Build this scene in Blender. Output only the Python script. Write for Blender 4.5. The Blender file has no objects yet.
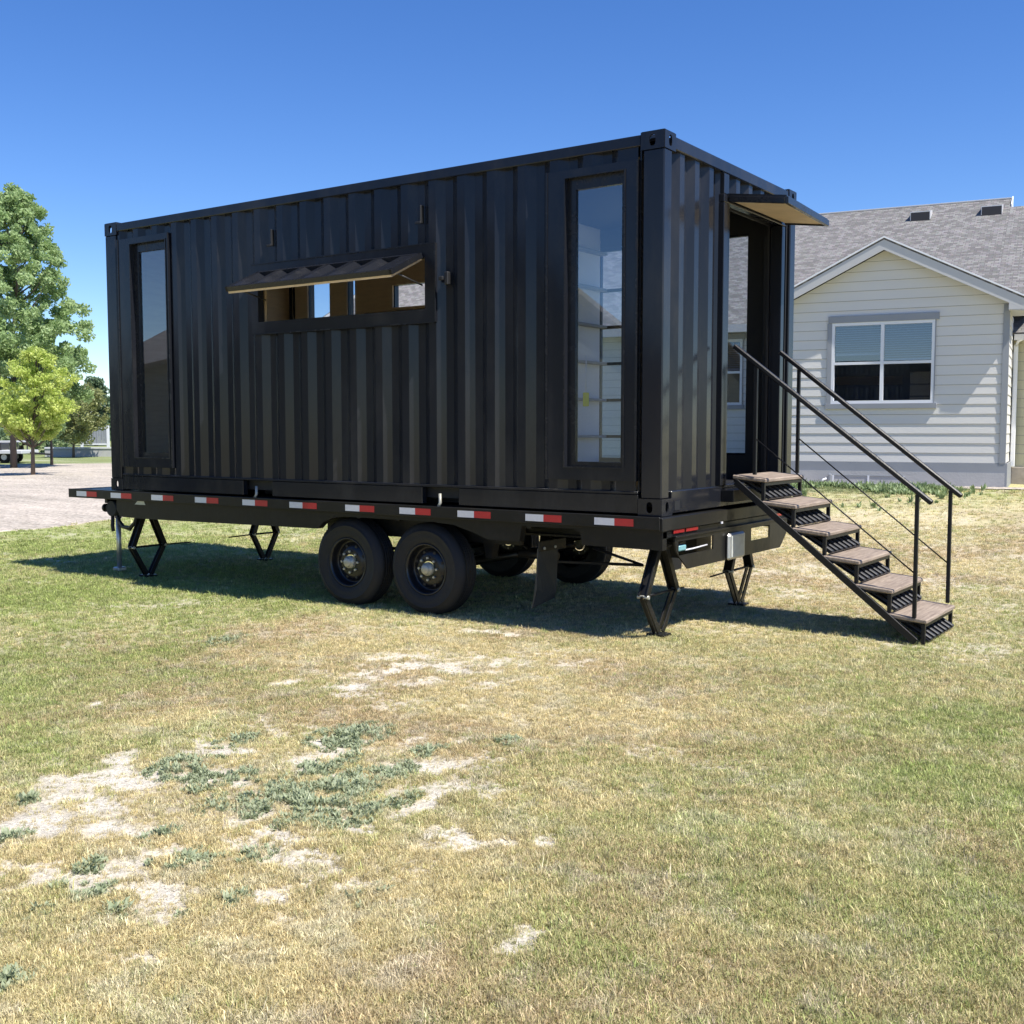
import bpy, bmesh, math, random
import numpy as np
from mathutils import Vector, Matrix
S = bpy.context.scene
COL = S.collection
random.seed(7)
rng = np.random.default_rng(11)
F = 0.88                      # height of the trailer deck above the lawn
SUN = Vector((2.2, -0.21, 3.47)).normalized()

# ------------------------------------------------------------------ materials
def new_mat(name):
    m = bpy.data.materials.new(name); m.use_nodes = True
    nt = m.node_tree; nt.nodes.clear()
    return m, nt, nt.nodes, nt.links
def N(nt, t, **kw):
    n = nt.nodes.new(t)
    for k, v in kw.items():
        if k in n.inputs.keys(): n.inputs[k].default_value = v
        else: setattr(n, k, v)
    return n
def principled(name, col, rough=.5, metal=0., spec=.5, var=0., vscale=3., bump=0., bscale=40., stretch=(1, 1, 1), dirt=None, dscale=2., coat=0., rdirt=.3):
    m, nt, ns, lk = new_mat(name)
    out = ns.new('ShaderNodeOutputMaterial'); b = ns.new('ShaderNodeBsdfPrincipled')
    lk.new(b.outputs[0], out.inputs[0])
    b.inputs['Base Color'].default_value = (*col, 1); b.inputs['Roughness'].default_value = rough
    b.inputs['Metallic'].default_value = metal; b.inputs['Specular IOR Level'].default_value = spec
    b.inputs['Coat Weight'].default_value = coat
    tc = ns.new('ShaderNodeTexCoord'); mp = ns.new('ShaderNodeMapping'); mp.inputs['Scale'].default_value = stretch
    lk.new(tc.outputs['Object'], mp.inputs[0])
    cur = None
    if var:
        n = N(nt, 'ShaderNodeTexNoise', Scale=vscale, Detail=6.); lk.new(mp.outputs[0], n.inputs['Vector'])
        mx = N(nt, 'ShaderNodeMix', data_type='RGBA')
        mx.inputs['A'].default_value = (*[c * (1 - var) for c in col], 1); mx.inputs['B'].default_value = (*[min(1, c * (1 + var)) for c in col], 1)
        lk.new(n.outputs['Fac'], mx.inputs['Factor']); cur = mx.outputs['Result']
    if dirt:
        n = N(nt, 'ShaderNodeTexNoise', Scale=dscale, Detail=8., Roughness=.7); lk.new(mp.outputs[0], n.inputs['Vector'])
        r = N(nt, 'ShaderNodeMapRange'); r.inputs['From Min'].default_value = .5; r.inputs['From Max'].default_value = .78
        lk.new(n.outputs['Fac'], r.inputs['Value'])
        mx = N(nt, 'ShaderNodeMix', data_type='RGBA'); mx.inputs['B'].default_value = (*dirt, 1)
        if cur: lk.new(cur, mx.inputs['A'])
        else: mx.inputs['A'].default_value = (*col, 1)
        lk.new(r.outputs[0], mx.inputs['Factor']); cur = mx.outputs['Result']
        r2 = N(nt, 'ShaderNodeMapRange'); r2.inputs['To Min'].default_value = rough; r2.inputs['To Max'].default_value = min(1, rough + rdirt)
        lk.new(r.outputs[0], r2.inputs['Value']); lk.new(r2.outputs[0], b.inputs['Roughness'])
    if cur: lk.new(cur, b.inputs['Base Color'])
    if bump:
        n = N(nt, 'ShaderNodeTexNoise', Scale=bscale, Detail=4.); lk.new(mp.outputs[0], n.inputs['Vector'])
        bp = N(nt, 'ShaderNodeBump', Strength=bump, Distance=.01); lk.new(n.outputs['Fac'], bp.inputs['Height']); lk.new(bp.outputs[0], b.inputs['Normal'])
    return m
M = {}
M['black_paint'] = principled('black_paint', (.0135, .015, .020), .14, spec=.30, var=.25, vscale=2.5, bump=.22, bscale=3.5, stretch=(1, 1, .35), dirt=(.036, .035, .036), dscale=1.6, rdirt=.12)
M['black_trim'] = principled('black_trim', (.014, .015, .018), .22, spec=.30, var=.2, bump=.15, bscale=12, dirt=(.022, .021, .021), dscale=5)
M['trailer_black'] = principled('trailer_black', (.012, .012, .0115), .34, spec=.22, var=.25, bump=.2, bscale=10, dirt=(.028, .025, .021), dscale=4)
M['rail_black'] = principled('rail_black', (.0075, .0075, .009), .40, spec=.32, var=.2, bump=.1, bscale=60)
M['rubber'] = principled('rubber', (.015, .0155, .0175), .62, spec=.3, var=.3, vscale=9, bump=.2, bscale=60, dirt=(.030, .029, .028), dscale=6)
M['flap'] = principled('mudflap_rubber', (.022, .026, .030), .55, var=.2, bump=.2)
M['rim'] = principled('black_rim', (.009, .0095, .012), .3, var=.2)
M['zinc'] = principled('zinc', (.42, .41, .34), .45, metal=.35, var=.25, vscale=30)
M['alu'] = principled('aluminium', (.55, .55, .54), .4, metal=.8, var=.2, vscale=14)
M['tape_white'] = principled('tape_white', (.62, .62, .64), .35, var=.1, vscale=60)
M['tape_red'] = principled('tape_red', (.42, .018, .022), .35, var=.15, vscale=60)
M['lens_red'] = principled('lens_red', (.30, .012, .016), .2)
M['ply'] = principled('plywood', (.56, .43, .28), .6, var=.22, vscale=6, stretch=(1, 1, 7), bump=.1)
M['ply_dark'] = principled('plywood_stained', (.30, .20, .115), .6, var=.25, vscale=6, stretch=(6, 1, 1))
M['white_board'] = principled('white_board', (.66, .66, .70), .5, var=.06)
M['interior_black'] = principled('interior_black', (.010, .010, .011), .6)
M['plate'] = principled('plate_face', (.50, .52, .50), .4, var=.25, vscale=22)
M['hvinyl'] = principled('white_vinyl', (.74, .75, .78), .45)
M['trim_grey'] = principled('trim_grey', (.27, .285, .31), .6, var=.08)
M['siding'] = principled('siding_paint', (.655, .64, .61), .62, var=.05, vscale=1.4, bump=.25, bscale=30, stretch=(.4, 1, 6))
M['lap_shade'] = principled('lap_shade', (.27, .265, .255), .8)  # darker tone painting the shadow line under each siding lap
M['fascia'] = principled('fascia_paint', (.50, .50, .50), .6, var=.05)
M['white_metal'] = principled('white_metal', (.78, .79, .82), .4)
M['beige_siding'] = principled('beige_siding', (.50, .47, .33), .65, var=.07)
M['concrete'] = principled('concrete', (.42, .42, .42), .85, var=.12, vscale=3, bump=.4, bscale=25)
M['blind'] = principled('blind_slats', (.20, .22, .28), .5)
M['room_dark'] = principled('room_dark', (.03, .03, .035), .8)
M['stone'] = principled('stone_base', (.33, .29, .25), .85, var=.35, vscale=7, bump=.6, bscale=9)
M['bark'] = principled('bark', (.13, .10, .08), .9, var=.35, vscale=14, bump=.8, bscale=18, stretch=(1, 1, .3))
M['teal'] = principled('teal_plastic', (.20, .42, .45), .4)
M['yellow'] = principled('yellow_plastic', (.65, .60, .05), .45)
M['cable'] = principled('cable_sheath', (.02, .02, .022), .5)
M['vent_metal'] = principled('vent_metal', (.55, .55, .56), .5)
M['dark_metal'] = principled('dark_metal', (.03, .03, .032), .5)
M['vehicle_grey'] = principled('pale_grey_paint', (.55, .56, .58), .4)

def wood_mat():
    m, nt, ns, lk = new_mat('tread_wood')
    out = ns.new('ShaderNodeOutputMaterial'); b = ns.new('ShaderNodeBsdfPrincipled'); lk.new(b.outputs[0], out.inputs[0])
    tc = ns.new('ShaderNodeTexCoord'); mp = ns.new('ShaderNodeMapping'); mp.inputs['Scale'].default_value = (14, 1.2, 14)
    lk.new(tc.outputs['Object'], mp.inputs[0])
    n = N(nt, 'ShaderNodeTexNoise', Scale=4., Detail=8., Roughness=.65, Distortion=.5); lk.new(mp.outputs[0], n.inputs['Vector'])
    r = ns.new('ShaderNodeValToRGB'); r.color_ramp.elements[0].position = .3; r.color_ramp.elements[1].position = .72
    r.color_ramp.elements[0].color = (.16, .12, .092, 1); r.color_ramp.elements[1].color = (.40, .32, .245, 1)
    lk.new(n.outputs['Fac'], r.inputs[0]); lk.new(r.outputs[0], b.inputs['Base Color']); b.inputs['Roughness'].default_value = .7
    bp = N(nt, 'ShaderNodeBump', Strength=.4, Distance=.004); lk.new(n.outputs['Fac'], bp.inputs['Height']); lk.new(bp.outputs[0], b.inputs['Normal'])
    return m
M['wood'] = wood_mat()

def glass_mat(name, ior=1.6, tint=(.80, .84, .86), rough=.0):
    m, nt, ns, lk = new_mat(name)
    out = ns.new('ShaderNodeOutputMaterial'); mx = ns.new('ShaderNodeMixShader')
    fr = N(nt, 'ShaderNodeFresnel', IOR=ior); t = ns.new('ShaderNodeBsdfTransparent'); t.inputs[0].default_value = (*tint, 1)
    g = N(nt, 'ShaderNodeBsdfGlossy', Roughness=rough); g.inputs[0].default_value = (.95, .97, 1, 1)
    tc = ns.new('ShaderNodeTexCoord'); n = N(nt, 'ShaderNodeTexNoise', Scale=1.5, Detail=1.); lk.new(tc.outputs['Object'], n.inputs['Vector'])
    bp = N(nt, 'ShaderNodeBump', Strength=.012, Distance=.02); lk.new(n.outputs['Fac'], bp.inputs['Height']); lk.new(bp.outputs[0], g.inputs['Normal'])
    ge = ns.new('ShaderNodeNewGeometry'); iv = N(nt, 'ShaderNodeMath', operation='SUBTRACT'); iv.inputs[0].default_value = 1.; lk.new(ge.outputs['Backfacing'], iv.inputs[1])
    fm = N(nt, 'ShaderNodeMath', operation='MULTIPLY'); lk.new(fr.outputs[0], fm.inputs[0]); lk.new(iv.outputs[0], fm.inputs[1])
    lk.new(fm.outputs[0], mx.inputs[0]); lk.new(t.outputs[0], mx.inputs[1]); lk.new(g.outputs[0], mx.inputs[2]); lk.new(mx.outputs[0], out.inputs[0])
    return m
M['glass'] = glass_mat('window_glass', 2.5, (.84, .88, .92))
M['glass_dark'] = glass_mat('tinted_glass', 1.9, (.30, .33, .36))

def shingle_mat():
    m, nt, ns, lk = new_mat('shingles')
    out = ns.new('ShaderNodeOutputMaterial'); b = ns.new('ShaderNodeBsdfPrincipled'); lk.new(b.outputs[0], out.inputs[0])
    tc = ns.new('ShaderNodeTexCoord'); mp = ns.new('ShaderNodeMapping'); lk.new(tc.outputs['UV'], mp.inputs[0])
    br = ns.new('ShaderNodeTexBrick'); lk.new(mp.outputs[0], br.inputs['Vector'])
    br.inputs['Scale'].default_value = 1.; br.inputs['Brick Width'].default_value = .14; br.inputs['Row Height'].default_value = .10
    br.inputs['Mortar Size'].default_value = .006; br.inputs['Mortar Smooth'].default_value = .3; br.offset = .37; br.inputs['Bias'].default_value = -.1
    br.inputs['Color1'].default_value = (.135, .125, .115, 1); br.inputs['Color2'].default_value = (.26, .243, .23, 1); br.inputs['Mortar'].default_value = (.10, .09, .085, 1)
    n = N(nt, 'ShaderNodeTexNoise', Scale=11., Detail=6., Roughness=.85); lk.new(mp.outputs[0], n.inputs['Vector'])
    mx = N(nt, 'ShaderNodeMix', data_type='RGBA', blend_type='OVERLAY'); mx.inputs['Factor'].default_value = .7
    lk.new(br.outputs['Color'], mx.inputs['A']); lk.new(n.outputs['Color'], mx.inputs['B'])
    hs = N(nt, 'ShaderNodeHueSaturation', Saturation=.55, Value=.95); lk.new(mx.outputs['Result'], hs.inputs['Color'])
    lk.new(hs.outputs[0], b.inputs['Base Color']); b.inputs['Roughness'].default_value = .92
    bp = N(nt, 'ShaderNodeBump', Strength=.6, Distance=.012); lk.new(br.outputs['Fac'], bp.inputs['Height']); bp.invert = True; lk.new(bp.outputs[0], b.inputs['Normal'])
    return m
M['shingle'] = shingle_mat()

def leaf_mat(name, c1, c2, trans=.35):
    m, nt, ns, lk = new_mat(name)
    out = ns.new('ShaderNodeOutputMaterial'); b = ns.new('ShaderNodeBsdfPrincipled'); b.inputs['Roughness'].default_value = .5
    b.inputs['Specular IOR Level'].default_value = .35
    at = ns.new('ShaderNodeAttribute'); at.attribute_name = 'rnd'
    mx = N(nt, 'ShaderNodeMix', data_type='RGBA'); mx.inputs['A'].default_value = (*c1, 1); mx.inputs['B'].default_value = (*c2, 1)
    lk.new(at.outputs['Fac'], mx.inputs['Factor']); lk.new(mx.outputs['Result'], b.inputs['Base Color'])
    t = ns.new('ShaderNodeBsdfTranslucent'); lk.new(mx.outputs['Result'], t.inputs[0])
    ms = ns.new('ShaderNodeMixShader'); ms.inputs[0].default_value = trans
    lk.new(b.outputs[0], ms.inputs[1]); lk.new(t.outputs[0], ms.inputs[2]); lk.new(ms.outputs[0], out.inputs[0])
    return m
M['leaf_cotton'] = leaf_mat('cottonwood_leaf', (.22, .34, .11), (.48, .60, .31), .45)
M['leaf_maple'] = leaf_mat('maple_leaf', (.40, .52, .10), (.70, .76, .25), .5)
M['leaf_plum'] = leaf_mat('olive_leaf', (.20, .22, .09), (.38, .40, .16), .35)
M['leaf_dark'] = leaf_mat('dark_leaf', (.06, .11, .06), (.17, .24, .13), .3)
M['leaf_weed'] = leaf_mat('weed_leaf', (.26, .31, .17), (.47, .51, .33), .3)
M['leaf_lush'] = leaf_mat('lush_leaf', (.16, .23, .10), (.34, .42, .21), .35)

# ------------------------------------------------------------------ mesh builder
class MB:
    def __init__(s): s.bm = bmesh.new(); s.mats = []
    def mi(s, m):
        if m not in s.mats: s.mats.append(m)
        return s.mats.index(m)
    def box(s, a, b, m='black_paint', bev=0., rot=None):
        r = bmesh.ops.create_cube(s.bm, size=1.)
        vs = r['verts']; c = [(a[i] + b[i]) / 2 for i in range(3)]; d = [abs(b[i] - a[i]) for i in range(3)]
        bmesh.ops.scale(s.bm, vec=d, verts=vs)
        if bev:
            es = list({e for v in vs for e in v.link_edges})
            rr = bmesh.ops.bevel(s.bm, geom=es, offset=min(bev, min(d) * .45), segments=1, affect='EDGES', profile=.5)
            vs = list({v for f in rr['faces'] for v in f.verts} | {v for v in vs if v.is_valid})
            st = list(vs); seen = set(vs)
            while st:
                v = st.pop()
                for e in v.link_edges:
                    o = e.other_vert(v)
                    if o not in seen: seen.add(o); st.append(o)
            vs = list(seen)
        if rot: bmesh.ops.rotate(s.bm, verts=vs, cent=(0, 0, 0), matrix=rot)
        bmesh.ops.translate(s.bm, vec=c, verts=vs)
        k = s.mi(m)
        for f in {f for v in vs for f in v.link_faces}: f.material_index = k
        return vs
    def bar(s, p, q, w, h, m='black_paint', up=(0, 0, 1), bev=0.):
        p, q = Vector(p), Vector(q); d = (q - p); L = d.length; d.normalize()
        x = d; z = Vector(up); y = z.cross(x)
        if y.length < 1e-4: y = Vector((0, 1, 0))
        y.normalize(); z = x.cross(y)
        R = Matrix((x, y, z)).transposed()
        vs = s.box((-L / 2, -w / 2, -h / 2), (L / 2, w / 2, h / 2), m, bev)
        bmesh.ops.rotate(s.bm, verts=vs, cent=(0, 0, 0), matrix=R)
        bmesh.ops.translate(s.bm, vec=(p + q) / 2, verts=vs)
    def tube(s, pts, r, m='black_paint', seg=12, r2=None):
        pts = [Vector(p) for p in pts]; n = len(pts); k = s.mi(m); rings = []
        for i, p in enumerate(pts):
            t = (pts[min(i + 1, n - 1)] - pts[max(i - 1, 0)]).normalized()
            a = t.orthogonal().normalized() if i == 0 else (rings[-1][1] - t * rings[-1][1].dot(t)).normalized()
            b = t.cross(a); rr = r if r2 is None else r + (r2 - r) * i / (n - 1)
            rings.append(([s.bm.verts.new(p + rr * (math.cos(2 * math.pi * j / seg) * a + math.sin(2 * math.pi * j / seg) * b)) for j in range(seg)], a))
        for i in range(n - 1):
            A, B = rings[i][0], rings[i + 1][0]
            for j in range(seg):
                f = s.bm.faces.new((A[j], A[(j + 1) % seg], B[(j + 1) % seg], B[j])); f.material_index = k; f.smooth = True
        for R_, fl in ((rings[0][0], True), (rings[-1][0], False)):
            f = s.bm.faces.new(R_[::-1] if fl else R_); f.material_index = k
    def lathe(s, prof, c, axis='y', m='rubber', seg=48):
        # prof: list of (radius, offset along axis)
        k = s.mi(m); rings = []
        for r, o in prof:
            ring = []
            for j in range(seg):
                a = 2 * math.pi * j / seg
                u, v = r * math.cos(a), r * math.sin(a)
                p = {'y': (c[0] + u, c[1] + o, c[2] + v), 'x': (c[0] + o, c[1] + u, c[2] + v), 'z': (c[0] + u, c[1] + v, c[2] + o)}[axis]
                ring.append(s.bm.verts.new(p))
            rings.append(ring)
        for A, B in zip(rings, rings[1:]):
            for j in range(seg):
                f = s.bm.faces.new((A[j], A[(j + 1) % seg], B[(j + 1) % seg], B[j])); f.material_index = k; f.smooth = True
        return rings
    def face(s, pts, m):
        f = s.bm.faces.new([s.bm.verts.new(p) for p in pts]); f.material_index = s.mi(m); return f
    def prism(s, poly, ext, m):
        # poly: list of 3D points (planar), ext: extrusion vector
        e = Vector(ext); k = s.mi(m)
        A = [s.bm.verts.new(p) for p in poly]; B = [s.bm.verts.new(Vector(p) + e) for p in poly]
        n = len(A); fs = [s.bm.faces.new(A[::-1]), s.bm.faces.new(B)]
        for i in range(n): fs.append(s.bm.faces.new((A[i], A[(i + 1) % n], B[(i + 1) % n], B[i])))
        for f in fs: f.material_index = k
    def holed(s, outer, inner, ext, m):
        # outer and inner rings of equal count, planar; extruded by ext
        e = Vector(ext); k = s.mi(m); n = len(outer)
        A = [s.bm.verts.new(p) for p in outer]; B = [s.bm.verts.new(p) for p in inner]
        C = [s.bm.verts.new(Vector(p) + e) for p in outer]; D = [s.bm.verts.new(Vector(p) + e) for p in inner]
        for i in range(n):
            j = (i + 1) % n
            for q in ((A[i], A[j], B[j], B[i]), (C[j], C[i], D[i], D[j]), (A[j], A[i], C[i], C[j]), (B[i], B[j], D[j], D[i])):
                f = s.bm.faces.new(q); f.material_index = k
    def build(s, name, parent=None, smooth=False, local=False, recalc=True):
        if recalc: bmesh.ops.recalc_face_normals(s.bm, faces=s.bm.faces)
        if parent is not None and not local:
            o = ORG[parent.name]; bmesh.ops.translate(s.bm, vec=(-o[0], -o[1], -o[2]), verts=s.bm.verts)
        me = bpy.data.meshes.new(name); s.bm.to_mesh(me); s.bm.free()
        for m in s.mats: me.materials.append(M[m])
        if smooth:
            for p in me.polygons: p.use_smooth = True
        ob = bpy.data.objects.new(name, me); COL.objects.link(ob)
        if parent is not None: ob.parent = parent; ORG[ob.name] = ORG[parent.name]
        else: ORG[ob.name] = Vector((0, 0, 0))
        return ob
ORG = {}
def thing(name, label, cat, loc=(0, 0, 0), rz=0, group=None):
    o = bpy.data.objects.new(name, None); COL.objects.link(o); o.location = loc; o.rotation_euler = (0, 0, rz)
    o['label'] = label; o['category'] = cat
    if group: o['group'] = group
    ORG[o.name] = Vector(loc); o.empty_display_size = .2
    return o
def tag(o, label, cat, group=None, kind=None):
    o['label'] = label; o['category'] = cat
    if group: o['group'] = group
    if kind: o['kind'] = kind

# ------------------------------------------------------------------ camera
CAM = Vector((3.47212860, -6.81872373, 1.47290593))
right = Vector((0.822849660, 0.568258986, -0.000402766974)); up = Vector((-0.0414902537, 0.0607855163, 0.997288163)); fwd = Vector((-0.566742443, 0.820601515, -0.0735945509))
cd = bpy.data.cameras.new('camera'); cam = bpy.data.objects.new('camera', cd); COL.objects.link(cam)
cam.matrix_world = Matrix(((right.x, up.x, -fwd.x, CAM.x), (right.y, up.y, -fwd.y, CAM.y), (right.z, up.z, -fwd.z, CAM.z), (0, 0, 0, 1)))
cd.sensor_width = 36; cd.sensor_fit = 'HORIZONTAL'; cd.lens = 36 * 1113.85 / 1024; cd.clip_start = .05; cd.clip_end = 3000
S.camera = cam
def at(u, s, v=None):
    r = (u - 512) / 1113.85 * s
    x = CAM.x - .5683 * s + .8228 * r; y = CAM.y + .8228 * s + .5683 * r
    if v is None: return Vector((x, y, 0))
    Y = (512 - v) / 1113.85
    return Vector((x, y, CAM.z + s * (Y * .9973 - .0736) / (.9973 + Y * .0736)))

# ------------------------------------------------------------------ world and sun
w = bpy.data.worlds.new('World'); S.world = w; w.use_nodes = True
nt = w.node_tree; nt.nodes.clear()
sky = nt.nodes.new('ShaderNodeTexSky'); sky.sky_type = 'NISHITA'; sky.sun_disc = False
sky.sun_elevation = math.asin(SUN.z); sky.sun_rotation = math.atan2(SUN.x, SUN.y)
sky.altitude = 1400; sky.air_density = 1.0; sky.dust_density = .12; sky.ozone_density = 3.0
bg = nt.nodes.new('ShaderNodeBackground'); bg.inputs[1].default_value = .097
wo = nt.nodes.new('ShaderNodeOutputWorld'); hsv = nt.nodes.new('ShaderNodeHueSaturation'); hsv.inputs['Saturation'].default_value = 1.27; hsv.inputs['Hue'].default_value = .512; nt.links.new(sky.outputs[0], hsv.inputs['Color']); nt.links.new(hsv.outputs[0], bg.inputs[0]); nt.links.new(bg.outputs[0], wo.inputs[0])
sd = bpy.data.lights.new('sun', 'SUN'); sd.energy = 4.2; sd.angle = math.radians(.5); sd.color = (1, .95, .87)
so = bpy.data.objects.new('sun', sd); COL.objects.link(so); so.rotation_euler = SUN.to_track_quat('Z', 'Y').to_euler(); so.location = (10, -3, 20)
S.view_settings.view_transform = 'Standard'; S.view_settings.look = 'None'; S.view_settings.gamma = 1; S.view_settings.exposure = 0.88
S.cycles.max_bounces = 8; S.cycles.transparent_max_bounces = 12; S.cycles.use_denoising = True

# ------------------------------------------------------------------ ground functions
def _tab(seed): return np.random.default_rng(seed).random((256, 256))
TABS = {}
def vnoise(x, y, seed):
    if seed not in TABS: TABS[seed] = _tab(seed)
    T = TABS[seed]; xi = np.floor(x).astype(int); yi = np.floor(y).astype(int); fx = x - xi; fy = y - yi
    fx = fx * fx * (3 - 2 * fx); fy = fy * fy * (3 - 2 * fy)
    a = T[xi & 255, yi & 255]; b = T[(xi + 1) & 255, yi & 255]; c = T[xi & 255, (yi + 1) & 255]; d = T[(xi + 1) & 255, (yi + 1) & 255]
    return (a * (1 - fx) + b * fx) * (1 - fy) + (c * (1 - fx) + d * fx) * fy
def fbm(x, y, sc, oct=4, seed=1, rough=.5):
    t = 0; a = 1; s = 0
    for i in range(oct):
        t = t + a * vnoise(x * sc + 17.3 * i, y * sc + 9.1 * i, seed + i); s += a; a *= rough; sc *= 2.03
    return t / s
def sstep(a, b, x):
    t = np.clip((x - a) / (b - a), 0, 1); return t * t * (3 - 2 * t)
HA = math.radians(8.5)
HC = Vector((-.63 - 2.14 * math.cos(math.radians(5.5)) + 2.14 * math.cos(HA), 14.6 - 2.14 * math.sin(math.radians(5.5)) + 2.14 * math.sin(HA), 0))
def height(x, y):
    yl = -(x - HC.x) * math.sin(HA) + (y - HC.y) * math.cos(HA)
    h = .42 * sstep(-11., -.5, yl) * sstep(-13, -7, x)
    d = np.hypot(x - CAM.x, y - CAM.y)
    und = (fbm(x, y, .35, 3, 5) - .5) * .07 + (fbm(x, y, 2.2, 3, 9) - .5) * .035
    und = und * sstep(-8.5, -9.5, -np.abs(y - 1.2) - 8) if False else und
    keep = 1 - .75 * sstep(1.0, 0, np.maximum(np.abs(x + 3) - 3.9, np.abs(y - 1.2) - 1.9))   # calmer under the trailer
    h = h + und * keep + (fbm(x, y, 14., 2, 30) - .5) * .012 * sstep(14, 6, d)
    nb = d < 9
    if np.any(nb): h[nb] -= .011 * bare(x[nb], y[nb])[0]
    return h
BARE = [(-0.26, -4.54, 0.15, 0.16), (-0.25, -4.25, 0.16, 0.1), (-0.45, -3.93, 0.17, 0.13), (-0.7, -3.79, 0.1, 0.08), (-0.11, -3.84, 0.07, 0.05), (0.54, -4.09, 0.14, 0.07), (0.57, -4.64, 0.13, 0.1), (0.37, -4.43, 0.05, 0.05), (0.91, -4.41, 0.06, 0.06), (1.13, -3.69, 0.17, 0.07), (0.76, -3.44, 0.08, 0.12), (0.94, -4.06, 0.03, 0.04), (1.05, -4.26, 0.06, 0.08), (0.34, -2.75, 0.08, 0.07), (0.48, -3.15, 0.09, 0.07), (-1.26, -2.24, 0.09, 0.11), (-0.85, -2.23, 0.11, 0.1), (-0.94, -1.65, 0.11, 0.17), (-0.62, -1.5, 0.18, 0.11), (-1.02, -1.91, 0.09, 0.08), (-1.78, -3.23, 0.08, 0.07), (1.44, -4.51, 0.03, 0.04), (-1.21, -0.32, 0.30, 0.08), (0.68, -4.83, 0.06, 0.04), (0.92, -4.94, 0.07, 0.04), (0.12, -4.81, 0.07, 0.05), (1.35, -3.53, 0.09, 0.08), (1.76, -4.21, 0.07, 0.08), (-0.14, -3.09, 0.14, 0.08)]
WEEDS = [(0.41, -3.79, 0.21, 0.16), (0.37, -3.45, 0.09, 0.24), (0.14, -3.83, 0.08, 0.19), (-0.09, -3.71, 0.08, 0.11), (-0.32, -3.76, 0.13, 0.12), (-0.12, -2.97, 0.12, 0.17), (0.68, -3.54, 0.03, 0.09), (0.66, -3.69, 0.04, 0.09), (-0.07, -3.91, 0.04, 0.08), (0.62, -4.31, 0.04, 0.11), (0.48, -4.41, 0.08, 0.07), (0.45, -4.51, 0.05, 0.06), (0.21, -4.32, 0.03, 0.08), (0.46, -4.76, 0.03, 0.06), (0.62, -4.79, 0.04, 0.04), (0.35, -4.8, 0.03, 0.05), (-0.54, -4.37, 0.03, 0.06), (-0.2, -4.65, 0.04, 0.06), (0.27, -4.63, 0.03, 0.05), (0.75, -5.22, 0.04, 0.07), (0.79, -4.63, 0.02, 0.06), (0.83, -4.55, 0.03, 0.06), (1.16, -4.28, 0.04, 0.06), (0.11, -3.41, 0.06, 0.11), (0.34, -2.98, 0.05, 0.09), (0.56, -2.66, 0.04, 0.08), (-0.49, -3.33, 0.05, 0.1), (0.42, -4.96, 0.04, 0.05), (-2.61, -1.61, 0.08, 0.15), (-0.02, -3.55, 0.05, 0.11), (0.11, -3.29, 0.06, 0.12)]
GREEN = [(-5.28, -1.21, 0.9), (-4.21, -0.47, 0.75), (-2.46, -3.03, 0.8), (-1.42, -3.86, 0.6), (-3.02, -1.89, 0.65), (-1.22, -3.28, 0.35), (-2.15, -1.3, 0.25), (-1.23, -1.09, 0.15), (-0.07, -0.69, 0.15), (0.5, -2.09, 0.12), (0.91, -1.3, 0.3), (1.28, -0.45, 0.4), (1.9, 1.49, 0.45), (2.18, -0.94, 0.6), (2.6, -2.14, 0.6), (2.11, -2.48, 0.5), (1.72, -3.03, 0.35), (1.56, -3.5, 0.25), (1.38, -4.13, 0.12), (2.05, -4.08, 0.4), (2.4, -3.84, 0.5), (2.87, -3.51, 0.55), (1.86, -4.55, 0.27), (1.36, -4.76, 0.2), (0.92, -5.07, 0.25), (0.91, -5.27, 0.3), (0.11, -4.5, 0.15), (0.54, -4.2, 0.15), (0.07, -2.84, 0.15), (-9.82, 1.3, 0.85), (-8.42, 3.92, 0.75), (-6.1, 5.5, 0.6), (-2.66, 4.21, 0.1), (-1.24, 7.96, 0.2), (0.71, 6.51, 0.25), (-1.62, 11.72, 0.4), (-0.75, 15.07, 0.5), (-4.34, 18.34, 0.9), (-2.57, 17.37, 0.6), (-1.35, 3.52, 0.2), (-6.38, 0.07, 0.8), (-3.62, 1.5, 0.6), (-8, 8, .6), (-12, 0, .85), (4, 0, .6), (5, 8, .4)]
def green(x, y):
    # distance-weighted mean of the lawn colour noted at a few spots, plus patchiness
    dc = np.hypot(x - CAM.x, y - CAM.y); num = 0; den = 0
    for a, b, g in GREEN:
        d2 = (x - a) ** 2 + (y - b) ** 2
        w = 1 / (d2 / (dc * dc + 1) + .0015) ** 1.5; num = num + w * g; den = den + w
    g = num / den
    n = fbm(x, y, 2.6, 4, 41) - .5; n2 = fbm(x, y, .5, 3, 51) - .5
    return np.clip(g + n * .5 + n2 * .25, 0, 1)
def bare(x, y):
    wx = x + (fbm(x, y, 7., 3, 61) - .5) * .22; wy = y + (fbm(x, y, 7., 3, 71) - .5) * .22
    b = np.zeros_like(x)
    for cx, cy, rx, ry in BARE:
        q = ((wx - cx) / (rx * .88)) ** 2 + ((wy - cy) / (ry * .88)) ** 2
        b = np.maximum(b, sstep(2.1, .3, q + (fbm(x, y, 26., 3, 63) - .5) * 1.6))
    # worn zone round the weeds: scattered small bare spots
    z = np.exp(-(((x - .1) / 1.0) ** 2 + ((y + 4.0) / 1.1) ** 2)) + .5 * np.exp(-(((x + .6) / .9) ** 2 + ((y + 1.7) / .9) ** 2))
    sp = sstep(.56, .70, fbm(x, y, 5.5, 4, 81) + .10 * np.clip(z, 0, 1) - .02) * np.clip(z * 1.5, 0, 1)
    base = sstep(.66, .74, fbm(x, y, 1.7, 4, 91)) * .35
    return np.clip(np.maximum(b, sp * .9) + base, 0, 1), np.clip(z, 0, 1)
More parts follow.
